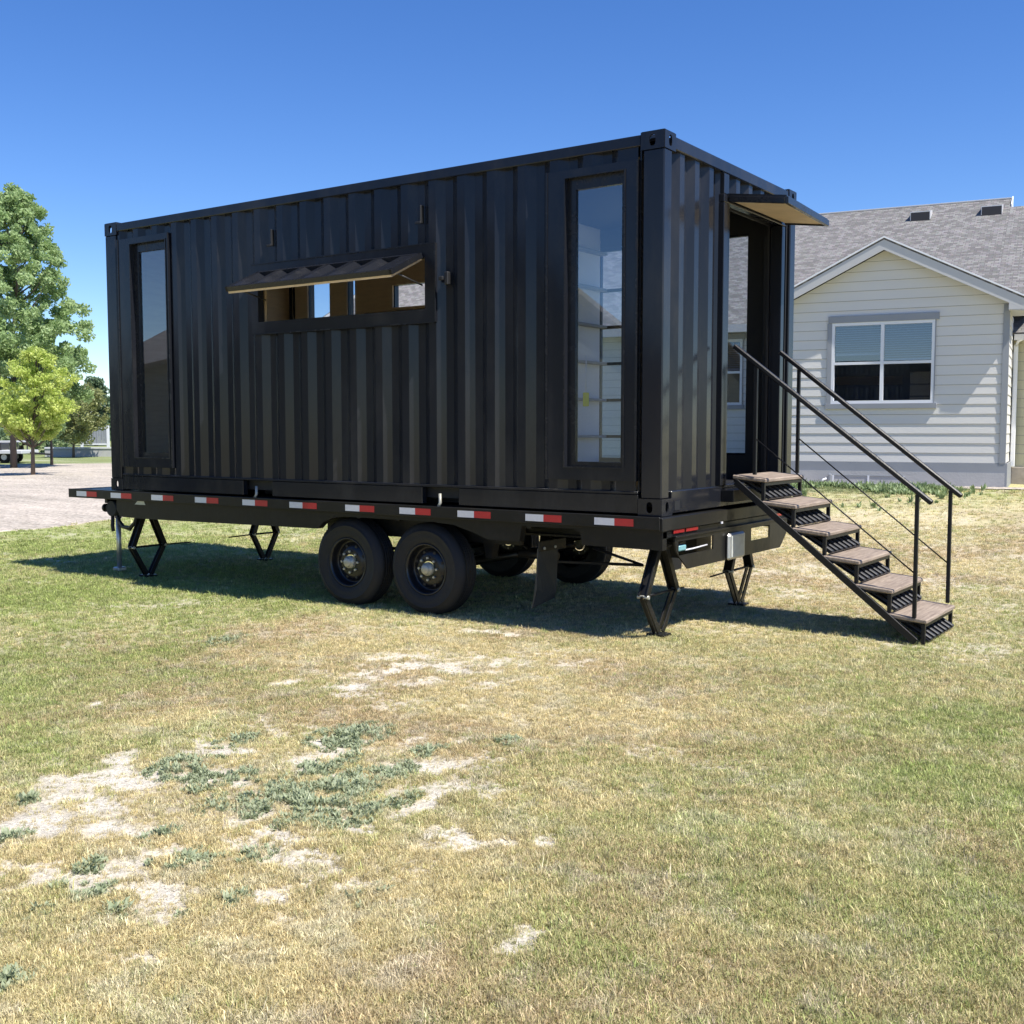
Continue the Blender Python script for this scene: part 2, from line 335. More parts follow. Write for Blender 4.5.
def lush(x, y):
    yl = -(x - HC.x) * math.sin(HA) + (y - HC.y) * math.cos(HA); xl = (x - HC.x) * math.cos(HA) + (y - HC.y) * math.sin(HA)
    return sstep(-3.2, -1.6, yl + (fbm(x, y, 1.2, 3, 101) - .5) * 1.6) * sstep(-.2, -1.2, xl + .8)
STRAW = np.array((.69, .59, .33)); ORANGE = np.array((.60, .48, .28)); GRN = np.array((.345, .41, .13)); PALE = np.array((.72, .655, .46))
SOIL = np.array((.70, .645, .54)); DIRT = np.array((.45, .39, .30))
def grass_colour(x, y, jit=None):
    g = green(x, y); n = fbm(x, y, 1.1, 3, 111); n2 = fbm(x, y, 9., 3, 121)
    if jit is not None: g = np.clip(g + jit, 0, 1)
    dry = STRAW + (ORANGE - STRAW) * sstep(.42, .66, n)[:, None] + (PALE - STRAW) * sstep(.5, .72, n2)[:, None] * .7
    gg = sstep(.1, .95, g)[:, None]
    c = dry * (1 - gg) + GRN * gg
    L = lush(x, y)[:, None]; c = c * (1 - L * .7) + np.array((.13, .20, .07)) * L * .7
    return c

# ------------------------------------------------------------------ lawn sheet
def axis_vals(dense0, dense1, step, lo, hi, grow=1.06):
    a = list(np.arange(dense0, dense1 + 1e-6, step)); s = step; x = a[-1]
    while x < hi: s *= grow; x += s; a.append(min(x, hi))
    s = step; x = a[0]; b = []
    while x > lo: s *= grow; x -= s; b.append(max(x, lo))
    return np.array(b[::-1] + a)
def grid_object(name, X, Y, Z, mat, attrs):
    ny, nx = X.shape
    me = bpy.data.meshes.new(name)
    co = np.stack([X, Y, Z], -1).reshape(-1, 3).astype(np.float32)
    i = np.arange((ny - 1) * (nx - 1)); r = i // (nx - 1); c = i % (nx - 1); v0 = r * nx + c
    q = np.stack([v0, v0 + 1, v0 + nx + 1, v0 + nx], -1).astype(np.int32)
    me.vertices.add(len(co)); me.vertices.foreach_set('co', co.ravel())
    me.loops.add(q.size); me.loops.foreach_set('vertex_index', q.ravel())
    me.polygons.add(len(q)); me.polygons.foreach_set('loop_start', (np.arange(len(q)) * 4).astype(np.int32)); me.polygons.foreach_set('loop_total', np.full(len(q), 4, np.int32))
    me.update(calc_edges=True); me.polygons.foreach_set('use_smooth', np.ones(len(q), bool))
    for k, v in attrs.items():
        if v.ndim == 1: a = me.attributes.new(k, 'FLOAT', 'POINT'); a.data.foreach_set('value', v.astype(np.float32))
        else:
            a = me.attributes.new(k, 'FLOAT_COLOR', 'POINT'); a.data.foreach_set('color', np.concatenate([v, np.ones((len(v), 1))], 1).astype(np.float32).ravel())
    me.materials.append(mat)
    ob = bpy.data.objects.new(name, me); COL.objects.link(ob); return ob
def lawn_mat():
    m, nt, ns, lk = new_mat('lawn_soil')
    out = ns.new('ShaderNodeOutputMaterial'); b = ns.new('ShaderNodeBsdfPrincipled'); b.inputs['Roughness'].default_value = .95; b.inputs['Specular IOR Level'].default_value = .1
    lk.new(b.outputs[0], out.inputs[0])
    at_ = ns.new('ShaderNodeAttribute'); at_.attribute_name = 'soilcol'
    tc = ns.new('ShaderNodeTexCoord')
    n1 = N(nt, 'ShaderNodeTexNoise', Scale=60., Detail=8., Roughness=.75); lk.new(tc.outputs['Object'], n1.inputs['Vector'])
    n2 = N(nt, 'ShaderNodeTexNoise', Scale=9., Detail=6., Roughness=.7); lk.new(tc.outputs['Object'], n2.inputs['Vector'])
    v = N(nt, 'ShaderNodeTexVoronoi', Scale=70.); lk.new(tc.outputs['Object'], v.inputs['Vector'])
    r = N(nt, 'ShaderNodeMapRange'); r.inputs['From Min'].default_value = .3; r.inputs['From Max'].default_value = .7; r.inputs['To Min'].default_value = .55; r.inputs['To Max'].default_value = 1.35
    lk.new(n1.outputs['Fac'], r.inputs['Value'])
    r2 = N(nt, 'ShaderNodeMapRange'); r2.inputs['From Min'].default_value = .3; r2.inputs['From Max'].default_value = .7; r2.inputs['To Min'].default_value = .82; r2.inputs['To Max'].default_value = 1.15
    lk.new(n2.outputs['Fac'], r2.inputs['Value'])
    mu = N(nt, 'ShaderNodeMath', operation='MULTIPLY'); lk.new(r.outputs[0], mu.inputs[0]); lk.new(r2.outputs[0], mu.inputs[1])
    vm = N(nt, 'ShaderNodeVectorMath', operation='SCALE'); lk.new(at_.outputs['Color'], vm.inputs[0]); lk.new(mu.outputs[0], vm.inputs['Scale'])
    lk.new(vm.outputs[0], b.inputs['Base Color'])
    bp = N(nt, 'ShaderNodeBump', Strength=.8, Distance=.02); lk.new(n1.outputs['Fac'], bp.inputs['Height'])
    bp2 = N(nt, 'ShaderNodeBump', Strength=.3, Distance=.01); lk.new(v.outputs['Distance'], bp2.inputs['Height']); lk.new(bp.outputs[0], bp2.inputs['Normal'])
    lk.new(bp2.outputs[0], b.inputs['Normal'])
    return m
xs = axis_vals(-2.2, 3.6, .024, -400, 300, 1.035); ys = axis_vals(-5.8, -1.0, .024, -300, 500, 1.035)
X, Y = np.meshgrid(xs, ys); Z = height(X.ravel(), Y.ravel()).reshape(X.shape)
def soil_colour(x, y):
    gc = grass_colour(x, y); b, z = bare(x, y); d = np.hypot(x - CAM.x, y - CAM.y)
    far = sstep(8, 26, d)[:, None]
    base = (DIRT * .55 + gc * .45) * (1 - far) + gc * .92 * far
    base = base * (1 - z[:, None] * .5) + DIRT * 1.15 * z[:, None] * .5
    return base * (1 - b[:, None]) + SOIL * b[:, None]
lawn = grid_object('lawn', X, Y, Z, lawn_mat(), {'soilcol': soil_colour(X.ravel(), Y.ravel())})
tag(lawn, 'wide dry lawn ground, straw coloured with green areas and pale bare soil', 'ground', kind='structure')

# ------------------------------------------------------------------ gravel lot
def gravel_mat():
    m, nt, ns, lk = new_mat('gravel')
    out = ns.new('ShaderNodeOutputMaterial'); b = ns.new('ShaderNodeBsdfPrincipled'); b.inputs['Roughness'].default_value = .95; b.inputs['Specular IOR Level'].default_value = .15
    lk.new(b.outputs[0], out.inputs[0]); tc = ns.new('ShaderNodeTexCoord')
    v = N(nt, 'ShaderNodeTexVoronoi', Scale=16.); lk.new(tc.outputs['Object'], v.inputs['Vector'])
    bw = ns.new('ShaderNodeRGBToBW'); lk.new(v.outputs['Color'], bw.inputs[0])
    r = ns.new('ShaderNodeValToRGB'); e = r.color_ramp.elements; e[0].position = .12; e[0].color = (.22, .19, .16, 1); e[1].position = .85; e[1].color = (.62, .56, .48, 1)
    lk.new(bw.outputs[0], r.inputs[0])
    n = N(nt, 'ShaderNodeTexNoise', Scale=.45, Detail=6., Roughness=.65); mp = ns.new('ShaderNodeMapping'); mp.inputs['Rotation'].default_value = (0, 0, -.6); mp.inputs['Scale'].default_value = (.6, 2.2, 1)
    lk.new(tc.outputs['Object'], mp.inputs[0]); lk.new(mp.outputs[0], n.inputs['Vector'])
    r2 = ns.new('ShaderNodeValToRGB'); e = r2.color_ramp.elements; e[0].position = .36; e[0].color = (.32, .285, .24, 1); e[1].position = .62; e[1].color = (.57, .495, .42, 1)
    lk.new(n.outputs['Fac'], r2.inputs[0])
    mx = N(nt, 'ShaderNodeMix', data_type='RGBA'); mx.inputs['Factor'].default_value = .5; lk.new(r.outputs[0], mx.inputs['A']); lk.new(r2.outputs[0], mx.inputs['B'])
    lk.new(mx.outputs['Result'], b.inputs['Base Color'])
    bp = N(nt, 'ShaderNodeBump', Strength=.9, Distance=.03); lk.new(v.outputs['Distance'], bp.inputs['Height']); lk.new(bp.outputs[0], b.inputs['Normal'])
    return m
rr = np.concatenate([np.arange(-9.5, -3.99, .06)[::-1], -9.5 - np.cumsum(.06 * 1.05 ** np.arange(80))])
near = np.interp(-rr, [4, 5.2, 6.64, 6.86, 7.3, 9, 14, 60], [30, 24, 18.4, 16.9, 15.9, 14.9, 13.5, 12])
near = near + (fbm(rr, rr * 0, 1.3, 4, 131) - .5) * 1.1
tt = np.linspace(0, 1, 150) ** 1.4
SS = near[None, :] + (48.5 + (fbm(rr, rr * 0 + 5, .7, 3, 141) - .5) * 2.5 - near)[None, :] * tt[:, None]; RR = np.repeat(rr[None, :], len(tt), 0)
GX = CAM.x - .5683 * SS + .8228 * RR; GY = CAM.y + .8228 * SS + .5683 * RR
GZ = height(GX.ravel(), GY.ravel()).reshape(GX.shape) + .012
GZ[0, :] -= .03; GZ[-1, :] -= .03
gravel = grid_object('gravel_lot', GX, GY, GZ, gravel_mat(), {}); tag(gravel, 'pale gravel parking lot beyond the left end of the lawn', 'gravel lot', kind='structure')
def in_gravel(x, y):
    s = (x - CAM.x) * -.5683 + (y - CAM.y) * .8228; r = (x - CAM.x) * .8228 + (y - CAM.y) * .5683
    nr = np.interp(-r, [4, 5.2, 6.64, 6.86, 7.3, 9, 14, 60], [30, 24, 18.4, 16.9, 15.9, 14.9, 13.5, 12]) + (fbm(r, r * 0, 1.3, 4, 131) - .5) * 1.1
    return (r < -3.95) & (s > nr + .15 * rng.standard_normal(len(r))) & (s < 48.5)

# ------------------------------------------------------------------ grass: tufts on points
def blade_mesh(name, nb, L, W, spread, lean, mat, seed, leafy=False):
    r = np.random.default_rng(seed); vs = []; fs = []; rn = []
    for i in range(nb):
        a = r.uniform(0, 2 * math.pi); ro = spread * math.sqrt(r.random()); bx, by = ro * math.cos(r.uniform(0, 6.28)), ro * math.sin(r.uniform(0, 6.28))
        l = L * r.uniform(.45, 1.15); le = lean * r.uniform(.3, 1.2); w_ = W * r.uniform(.7, 1.2)
        dx, dy = math.cos(a), math.sin(a); px, py = -dy * w_ / 2, dx * w_ / 2; v = r.random()
        t1, t2 = le * .55, le
        m1 = (bx + dx * l * .5 * math.sin(t1), by + dy * l * .5 * math.sin(t1), l * .5 * math.cos(t1))
        m2 = (m1[0] + dx * l * .5 * math.sin(t2), m1[1] + dy * l * .5 * math.sin(t2), max(.004, m1[2] + l * .5 * math.cos(t2)))
        k = len(vs); wm = 1.6 if leafy else .85
        vs += [(bx - px * (.35 if leafy else 1), by - py * (.35 if leafy else 1), -.006), (bx + px * (.35 if leafy else 1), by + py * (.35 if leafy else 1), -.006),
               (m1[0] - px * wm, m1[1] - py * wm, m1[2]), (m1[0] + px * wm, m1[1] + py * wm, m1[2]), m2]
        fs += [(k, k + 1, k + 3, k + 2), (k + 2, k + 3, k + 4)]; rn += [v] * 5
    me = bpy.data.meshes.new(name); me.from_pydata(vs, [], fs); at_ = me.attributes.new('rnd', 'FLOAT', 'POINT'); at_.data.foreach_set('value', rn)
    me.materials.append(mat); return bpy.data.objects.new(name, me)
def grass_mat():
    m, nt, ns, lk = new_mat('grass_blades')
    out = ns.new('ShaderNodeOutputMaterial'); b = ns.new('ShaderNodeBsdfPrincipled'); b.inputs['Roughness'].default_value = .6; b.inputs['Specular IOR Level'].default_value = .25
    a = ns.new('ShaderNodeAttribute'); a.attribute_type = 'INSTANCER'; a.attribute_name = 'tint'
    rn = ns.new('ShaderNodeAttribute'); rn.attribute_name = 'rnd'
    r = N(nt, 'ShaderNodeMapRange'); r.inputs['To Min'].default_value = .62; r.inputs['To Max'].default_value = 1.4; lk.new(rn.outputs['Fac'], r.inputs['Value'])
    vm = N(nt, 'ShaderNodeVectorMath', operation='SCALE'); lk.new(a.outputs['Color'], vm.inputs[0]); lk.new(r.outputs[0], vm.inputs['Scale'])
    lk.new(vm.outputs[0], b.inputs['Base Color']); t = ns.new('ShaderNodeBsdfTranslucent'); lk.new(vm.outputs[0], t.inputs[0])
    ms = ns.new('ShaderNodeMixShader'); ms.inputs[0].default_value = .3; lk.new(b.outputs[0], ms.inputs[1]); lk.new(t.outputs[0], ms.inputs[2]); lk.new(ms.outputs[0], out.inputs[0])
    return m
GM = grass_mat()
def scatter(name, pts, scl, tint, tufts, label, cat):
    """one object: a cloud of points, each carrying a tuft through geometry nodes"""
    n = len(pts); me = bpy.data.meshes.new(name); me.vertices.add(n); me.vertices.foreach_set('co', pts.astype(np.float32).ravel())
    a = me.attributes.new('scl', 'FLOAT_VECTOR', 'POINT'); a.data.foreach_set('vector', scl.astype(np.float32).ravel())
    rot = np.stack([rng.normal(0, .12, n), rng.normal(0, .12, n), rng.uniform(0, 6.283, n)], -1)
    a = me.attributes.new('rot', 'FLOAT_VECTOR', 'POINT'); a.data.foreach_set('vector', rot.astype(np.float32).ravel())
    if tint is not None:
        a = me.attributes.new('tint', 'FLOAT_VECTOR', 'POINT'); a.data.foreach_set('vector', tint.astype(np.float32).ravel())
    ob = bpy.data.objects.new(name, me); COL.objects.link(ob)
    kit = bpy.data.collections.new(name + '_tufts')
    for t in tufts: kit.objects.link(t)
    g = bpy.data.node_groups.new(name, 'GeometryNodeTree')
    g.interface.new_socket('Geometry', in_out='INPUT', socket_type='NodeSocketGeometry'); g.interface.new_socket('Geometry', in_out='OUTPUT', socket_type='NodeSocketGeometry')
    gi = g.nodes.new('NodeGroupInput'); go = g.nodes.new('NodeGroupOutput'); ip = g.nodes.new('GeometryNodeInstanceOnPoints')
    ci = g.nodes.new('GeometryNodeCollectionInfo'); ci.inputs['Collection'].default_value = kit; ci.inputs['Separate Children'].default_value = True; ci.inputs['Reset Children'].default_value = True
    na = g.nodes.new('GeometryNodeInputNamedAttribute'); na.data_type = 'FLOAT_VECTOR'; na.inputs['Name'].default_value = 'rot'
    nb = g.nodes.new('GeometryNodeInputNamedAttribute'); nb.data_type = 'FLOAT_VECTOR'; nb.inputs['Name'].default_value = 'scl'
    er = g.nodes.new('FunctionNodeEulerToRotation')
    L = g.links; L.new(gi.outputs[0], ip.inputs['Points']); L.new(ci.outputs[0], ip.inputs['Instance']); ip.inputs['Pick Instance'].default_value = True
    L.new(na.outputs[0], er.inputs[0]); L.new(er.outputs[0], ip.inputs['Rotation']); L.new(nb.outputs[0], ip.inputs['Scale']); L.new(ip.outputs[0], go.inputs[0])
    md = ob.modifiers.new('scatter', 'NODES'); md.node_group = g
    for t in tufts: me.materials.append(t.data.materials[0])
    tag(ob, label, cat, kind='stuff'); return ob
def wedge(n, d0, d1, half=.60, p=1.):
    """random spots on the lawn in front of the photographer, denser close by"""
    u = rng.random(n); e = 2 - p
    d = (d0 ** e + u * (d1 ** e - d0 ** e)) ** (1 / e) if abs(e) > 1e-6 else d0 * (d1 / d0) ** u
    th = rng.uniform(-half, half, n); s = d * np.cos(th); r = d * np.sin(th)
    return CAM.x - .5683 * s + .8228 * r, CAM.y + .8228 * s + .5683 * r, d
parts_x = []
cfg = [(150000, 2.2, 4.2, .75, .5), (130000, 4.2, 8., .62, 1.0), (95000, 8., 16., .6, 1.4), (60000, 16., 46., .58, 1.6)]
PX, PY, PD = [], [], []
for n, a, b_, h_, p_ in cfg:
    x_, y_, d_ = wedge(n, a, b_, h_, p_); PX.append(x_); PY.append(y_); PD.append(d_)
px = np.concatenate(PX); py = np.concatenate(PY); pd_ = np.concatenate(PD)
b_, z_ = bare(px, py); g_ = green(px, py); patch = fbm(px, py, 6., 3, 151)
keep = rng.random(len(px)) > np.clip(b_ * 1.05 + z_ * .40 + (patch < .4) * .25 * (1 - g_), 0, .88)
keep &= ~in_gravel(px, py)
yl = -(px - HC.x) * math.sin(HA) + (py - HC.y) * math.cos(HA); keep &= yl < -.55
px, py, pd_, g_ = px[keep], py[keep], pd_[keep], g_[keep]
tint = .97 * grass_colour(px, py, rng.normal(0, .2, len(px))) * rng.uniform(.72, 1.28, (len(px), 1))
ss = (1 + sstep(4, 40, pd_) * 3.2) * rng.uniform(.65, 1.25, len(px)) * (.8 + .4 * g_) * (1 - .35 * b_[keep]) * np.exp(rng.normal(0, .22, len(px)))
hs = ss / (1 + sstep(4, 40, pd_) * 1.6)
L_ = lush(px, py); hs = hs * (1 + L_ * .5)
pz = height(px, py)
tufts = [blade_mesh('grass_tuft', 26, .0195, .0020, .018, 1.35, GM, 200 + i) for i in range(5)] + [blade_mesh('grass_tuft', 18, .027, .0019, .022, 1.7, GM, 250 + i) for i in range(2)] + [blade_mesh('grass_tuft', 12, .024, .0022, .012, 1.0, GM, 260)]
scatter('grass', np.stack([px, py, pz], -1), np.stack([ss, ss, hs], -1), tint, tufts, 'short dry lawn grass, straw yellow mixed with green blades', 'grass')

# weeds in the worn patch
wx, wy, wsz = [], [], []
for cx, cy, rx, ry in WEEDS:
    n = int(46 + 5200 * rx * ry * (8. if rx > .085 else 1.6))
    a = rng.uniform(0, 6.283, n); q = np.sqrt(rng.random(n)) * 1.55
    wx.append(cx + rx * q * np.cos(a)); wy.append(cy + ry * q * np.sin(a)); wsz.append(np.full(n, 1.) * rng.uniform(.5, 1.15, n) * (1.15 - .4 * q))
wx, wy, wsz = map(np.concatenate, (wx, wy, wsz)); kp = rng.random(len(wx)) < sstep(.36, .56, fbm(wx, wy, 14., 2, 161)); wx, wy, wsz = wx[kp], wy[kp], wsz[kp]
wt = [blade_mesh('weed_sprig', 9, .040, .0075, .016, 1.2, M['leaf_weed'], 300 + i, True) for i in range(5)]
scatter('weeds', np.stack([wx, wy, height(wx, wy)], -1), np.stack([wsz] * 3, -1), None, wt, 'low blue green weeds growing in the bare soil patch', 'weeds')
# taller growth along the house and the gravel edge
n = 5200; xl = rng.uniform(-8.5, .2, n); ylc = -.65 - np.abs(rng.normal(0, 1.3, n)); hx = HC.x + xl * math.cos(HA) - ylc * math.sin(HA); hy = HC.y + xl * math.sin(HA) + ylc * math.cos(HA)
k2 = rng.random(n) < sstep(.40, .55, fbm(hx, hy, 1.1, 3, 171)) * sstep(-.3, -1.8, xl + .2 * rng.standard_normal(n)); hx, hy = hx[k2], hy[k2]
hw = rng.uniform(.9, 2.3, len(hx)); lt = [blade_mesh('lush_sprig', 9, .07, .012, .02, 1.0, M['leaf_lush'], 400 + i, True) for i in range(4)]
scatter('undergrowth', np.stack([hx, hy, height(hx, hy)], -1), np.stack([hw] * 3, -1), None, lt, 'lush green undergrowth along the foot of the pale house', 'undergrowth')
# small stones and crumbs of soil in the bare patches
def pebble(seed):
    bm = bmesh.new(); bmesh.ops.create_icosphere(bm, subdivisions=1, radius=.5); r = random.Random(seed)
    for v in bm.verts: v.co *= r.uniform(.7, 1.2)
    bmesh.ops.scale(bm, vec=(1, .8, .55), verts=bm.verts); me = bpy.data.meshes.new('pebble'); bm.to_mesh(me); bm.free(); me.materials.append(M['pebble']); return bpy.data.objects.new('pebble', me)
M['pebble'] = principled('pebble', (.47, .43, .36), .9, var=.3, vscale=3)
sx, sy, sd_ = wedge(60000, 2.3, 8, .65, 1.2); bb, zz = bare(sx, sy); k3 = rng.random(len(sx)) < bb * .8 + .05; sx, sy = sx[k3], sy[k3]; sw = rng.lognormal(math.log(.0052), .55, len(sx))
scatter('soil_crumbs', np.stack([sx, sy, height(sx, sy) + .001], -1), np.stack([sw] * 3, -1), None, [pebble(i) for i in range(3)], 'pale crumbs and pebbles of soil in the bare patches', 'pebbles')

# ------------------------------------------------------------------ container
LX = -6.058; WY = 2.438; TOP = F + 2.591
box = thing('container_cabin', 'black corrugated shipping container cabin with windows standing on the trailer', 'container', (-3.03, 1.22, F))
def strip_wall(prof, zcuts, openings, mb, mat, plane='y', thick=.002):
    """prof: list of (along, depth). openings: (a0,a1,z0,z1)"""
    cuts = sorted({p[0] for p in prof} | {o[0] for o in openings} | {o[1] for o in openings})
    pa = [p[0] for p in prof]; pdp = [p[1] for p in prof]
    cuts = [c for c in cuts if pa[0] - 1e-9 <= c <= pa[-1] + 1e-9]
    zz = sorted({zcuts[0], zcuts[1]} | {o[2] for o in openings} | {o[3] for o in openings})
    zz = [z for z in zz if zcuts[0] <= z <= zcuts[1]]
    for a, b in zip(cuts, cuts[1:]):
        if b - a < 1e-6: continue
        da, db = np.interp(a, pa, pdp), np.interp(b, pa, pdp); am = (a + b) / 2
        z = zcuts[0]; spans = []
        for z0, z1 in zip(zz, zz[1:]):
            zm = (z0 + z1) / 2
            if any(o[0] < am < o[1] and o[2] < zm < o[3] for o in openings): continue
            if spans and abs(spans[-1][1] - z0) < 1e-9: spans[-1][1] = z1
            else: spans.append([z0, z1])
        for z0, z1 in spans:
            P = [(a, da, z0), (b, db, z0), (b, db, z1), (a, da, z1)]
            if plane == 'x': P = [(d, a_, z_) for a_, d, z_ in P]
            mb.face(P, mat)
def corr_profile(a0, a1, pitch, depth, outer, sign, flat=.26):
    # outer = coordinate of the outer faces, sign = inward direction
    prof = [(a0, outer)]; x = a0 + .03
    while x + pitch < a1:
        o1 = pitch * flat; s_ = pitch * .245
        prof += [(x, outer), (x + s_, outer + sign * depth), (x + s_ + o1 * .98, outer + sign * depth), (x + 2 * s_ + o1 * .98, outer)]
        x += pitch
    prof.append((a1, outer)); return prof
W1 = (-5.67, -5.15, F + .33, F + 2.36); W2 = (-.775, -.30, F + .33, F + 2.36); HT = (-3.92, -2.055, F + 1.53, F + 1.925)
FA = (-5.66, -5.32, F + .35, F + 2.3); FB = (-5.06, -4.94, F + .35, F + 2.3); FCo = (-4.40, -2.06, F + 1.885, F + 2.13); FD = (-1.885, -.98, F + .30, F + 2.28); FE = (-.62, -.385, F + .37, F + 2.28)
def wall_panel(mb, a0, a1, z0, z1, d0, d1, openings, mat, plane='y'):
    """flat board with rectangular openings made of butted pieces"""
    xs_ = sorted({a0, a1} | {max(a0, min(a1, v)) for o in openings for v in o[:2]})
    for p, q in zip(xs_, xs_[1:]):
        if q - p < 1e-6: continue
        m_ = (p + q) / 2; bl = sorted([(o[2], o[3]) for o in openings if o[0] < m_ < o[1]]); z = z0; segs = []
        for u, v in bl:
            if u > z: segs.append((z, u))
            z = max(z, v)
        if z < z1: segs.append((z, z1))
        for u, v in segs:
            if plane == 'y': mb.box((p, d0, u), (q, d1, v), mat)
            else: mb.box((d0, p, u), (d1, q, v), mat)
# near side wall
mb = MB(); strip_wall(corr_profile(-5.88, -.205, .278, .038, .014, 1), (F + .165, TOP - .085), [W1, W2, HT], mb, 'black_paint')
o = mb.build('side_wall', box)
mb = MB(); strip_wall(corr_profile(-5.88, -.205, .278, .038, WY - .014, -1), (F + .165, TOP - .085), [FA, FB, FCo, FD, FE], mb, 'black_paint'); mb.build('side_wall', box)
# closed end
mb = MB(); strip_wall(corr_profile(.15, WY - .15, .25, .045, LX + .02, 1), (F + .165, TOP - .1), [], mb, 'black_paint', 'x'); mb.build('end_wall', box)
# door end: corrugated part
mb = MB(); DO = (1.07, 2.13, F + .165, F + 2.28)
strip_wall([(.10, -.02), (.13, -.02), (.155, -.062), (.225, -.062), (.275, -.02), (.345, -.02), (.395, -.062), (.465, -.062), (.515, -.02), (.585, -.02), (.635, -.062), (.705, -.062), (.755, -.02), (.825, -.02), (.875, -.062), (.945, -.062), (.985, -.02),
            (1.065, -.02), (1.115, -.062), (1.185, -.062), (1.235, -.02), (1.305, -.02), (1.355, -.062), (1.425, -.062), (1.475, -.02), (1.545, -.02), (1.595, -.062), (1.665, -.062), (1.715, -.02), (1.785, -.02), (1.835, -.062), (1.905, -.062), (1.955, -.02), (2.025, -.02), (2.075, -.062), (2.145, -.062), (2.195, -.02), (2.28, -.02)],
           (F + .165, TOP - .1), [DO], mb, 'black_paint', 'x'); mb.build('end_wall', box)
# frame posts, rails
for (x0, x1, y0, y1) in ((-.16, 0, 0, .115), (LX, LX + .16, 0, .115), (-.16, 0, WY - .115, WY), (LX, LX + .16, WY - .115, WY)):
    mb = MB(); mb.box((x0, y0, F + .118), (x1, y1, TOP - .118), 'black_paint', .008)
    if x0 > -1: mb.box((-.198, y0 + (.03 if y0 < 1 else -.0), F + .165), (-.185, y1 - (0 if y0 < 1 else .03), TOP - .09), 'black_trim')
    else: mb.box((LX + .185, y0 + (.03 if y0 < 1 else 0), F + .165), (LX + .198, y1 - (0 if y0 < 1 else .03), TOP - .09), 'black_trim')
    mb.build('corner_post', box)
def oval(cx, cz, rx, rz, sq=4, n=16, f=None):
    return [(cx + rx * math.copysign(abs(math.cos(a)) ** (2 / sq), math.cos(a)), cz + rz * math.copysign(abs(math.sin(a)) ** (2 / sq), math.sin(a))) for a in [2 * math.pi * (i + .5) / n for i in range(n)]]
for ex, sx_ in ((0, -1), (LX, 1)):
    for ey, sy_ in ((0, 1), (WY, -1)):
        for ez, zh in ((F, .118), (TOP - .118, .118)):
            mb = MB(); proud = .004; z0 = ez; cz = ez + zh / 2
            # side plate with oval hole
            cx = ex + sx_ * .089; out = [(ex + sx_ * .178 / 2 + sgx * .089, cz + sgz * (zh / 2)) for sgx, sgz in ()]
            OV = oval(cx, cz, .089, .059, 40); IV = oval(cx, cz, .024, .038, 2.6)
            mb.holed([(a, ey - sy_ * proud, b) for a, b in OV], [(a, ey - sy_ * proud, b) for a, b in IV], (0, sy_ * .012, 0), 'black_paint')
            cy = ey + sy_ * .081; OV = oval(cy, cz, .081, .059, 40); IV = oval(cy, cz, .024, .038, 2.6)
            mb.holed([(ex - sx_ * proud, a, b) for a, b in OV], [(ex - sx_ * proud, a, b) for a, b in IV], (sx_ * .012, 0, 0), 'black_paint')
            zz0 = TOP - .012 if ez > 2 else F
            OV = oval(cx, cy, .088, .080, 40); IV = oval(cx, cy, .05, .03, 2.6)
            mb.holed([(a, b, zz0 + (.004 if ez > 2 else -.0)) for a, b in OV], [(a, b, zz0 + (.004 if ez > 2 else 0)) for a, b in IV], (0, 0, .012), 'black_paint')
            mb.build('corner_casting', box)
for y0, y1 in ((0, .06), (WY - .06, WY)):
    mb = MB(); mb.box((LX + .18, y0, TOP - .085), (-.18, y1, TOP - .012), 'black_paint', .005)
    mb.build('top_rail', box)
    mb = MB(); ya, yb = (y0 + .002, y1) if y0 < 1 else (y0, y1 - .002)
    for a, b in ((LX + .18, -4.16), (-3.79, -2.10), (-1.74, -.18)): mb.box((a, ya, F + .012), (b, yb, F + .145), 'black_paint', .004)
    mb.box((LX + .18, ya - (.004 if y0 < 1 else 0), F + .146), (-.18, yb + (.004 if y0 > 1 else 0), F + .166), 'black_paint', .003)
    for a in (-4.16, -2.10):
        yy = y1 if y0 < 1 else y0 - .02
        mb.box((a, yy + .2 * (1 if y0 < 1 else -1), F + .012), (a + .365, yy + .2 * (1 if y0 < 1 else -1) + .02, F + .145), 'interior_black')
    mb.build('bottom_rail', box)
mb = MB(); mb.box((-.07, .165, TOP - .1), (-.002, WY - .165, TOP - .014), 'black_paint', .006); mb.build('top_rail', box)
mb = MB(); mb.box((LX + .002, .165, TOP - .1), (LX + .07, WY - .165, TOP - .014), 'black_paint', .006); mb.build('top_rail', box)
mb = MB()
mb.box((-.09, .163, F + .012), (-.002, 1.06, F + .168), 'black_paint', .005)
mb.box((-.09, 1.062, F + .012), (-.012, WY - .165, F + .150), 'black_trim', .004)
mb.box((-.0035, .20, F + .03), (.0015, .285, F + .098), 'interior_black'); mb.build('bottom_rail', box)
mb = MB(); mb.box((LX + .002, .165, F + .012), (LX + .09, WY - .165, F + .165), 'black_paint', .005); mb.build('bottom_rail', box)
mb = MB(); mb.box((LX + .07, .06, TOP - .05), (-.07, WY - .06, TOP - .03), 'black_paint'); mb.build('roof', box)
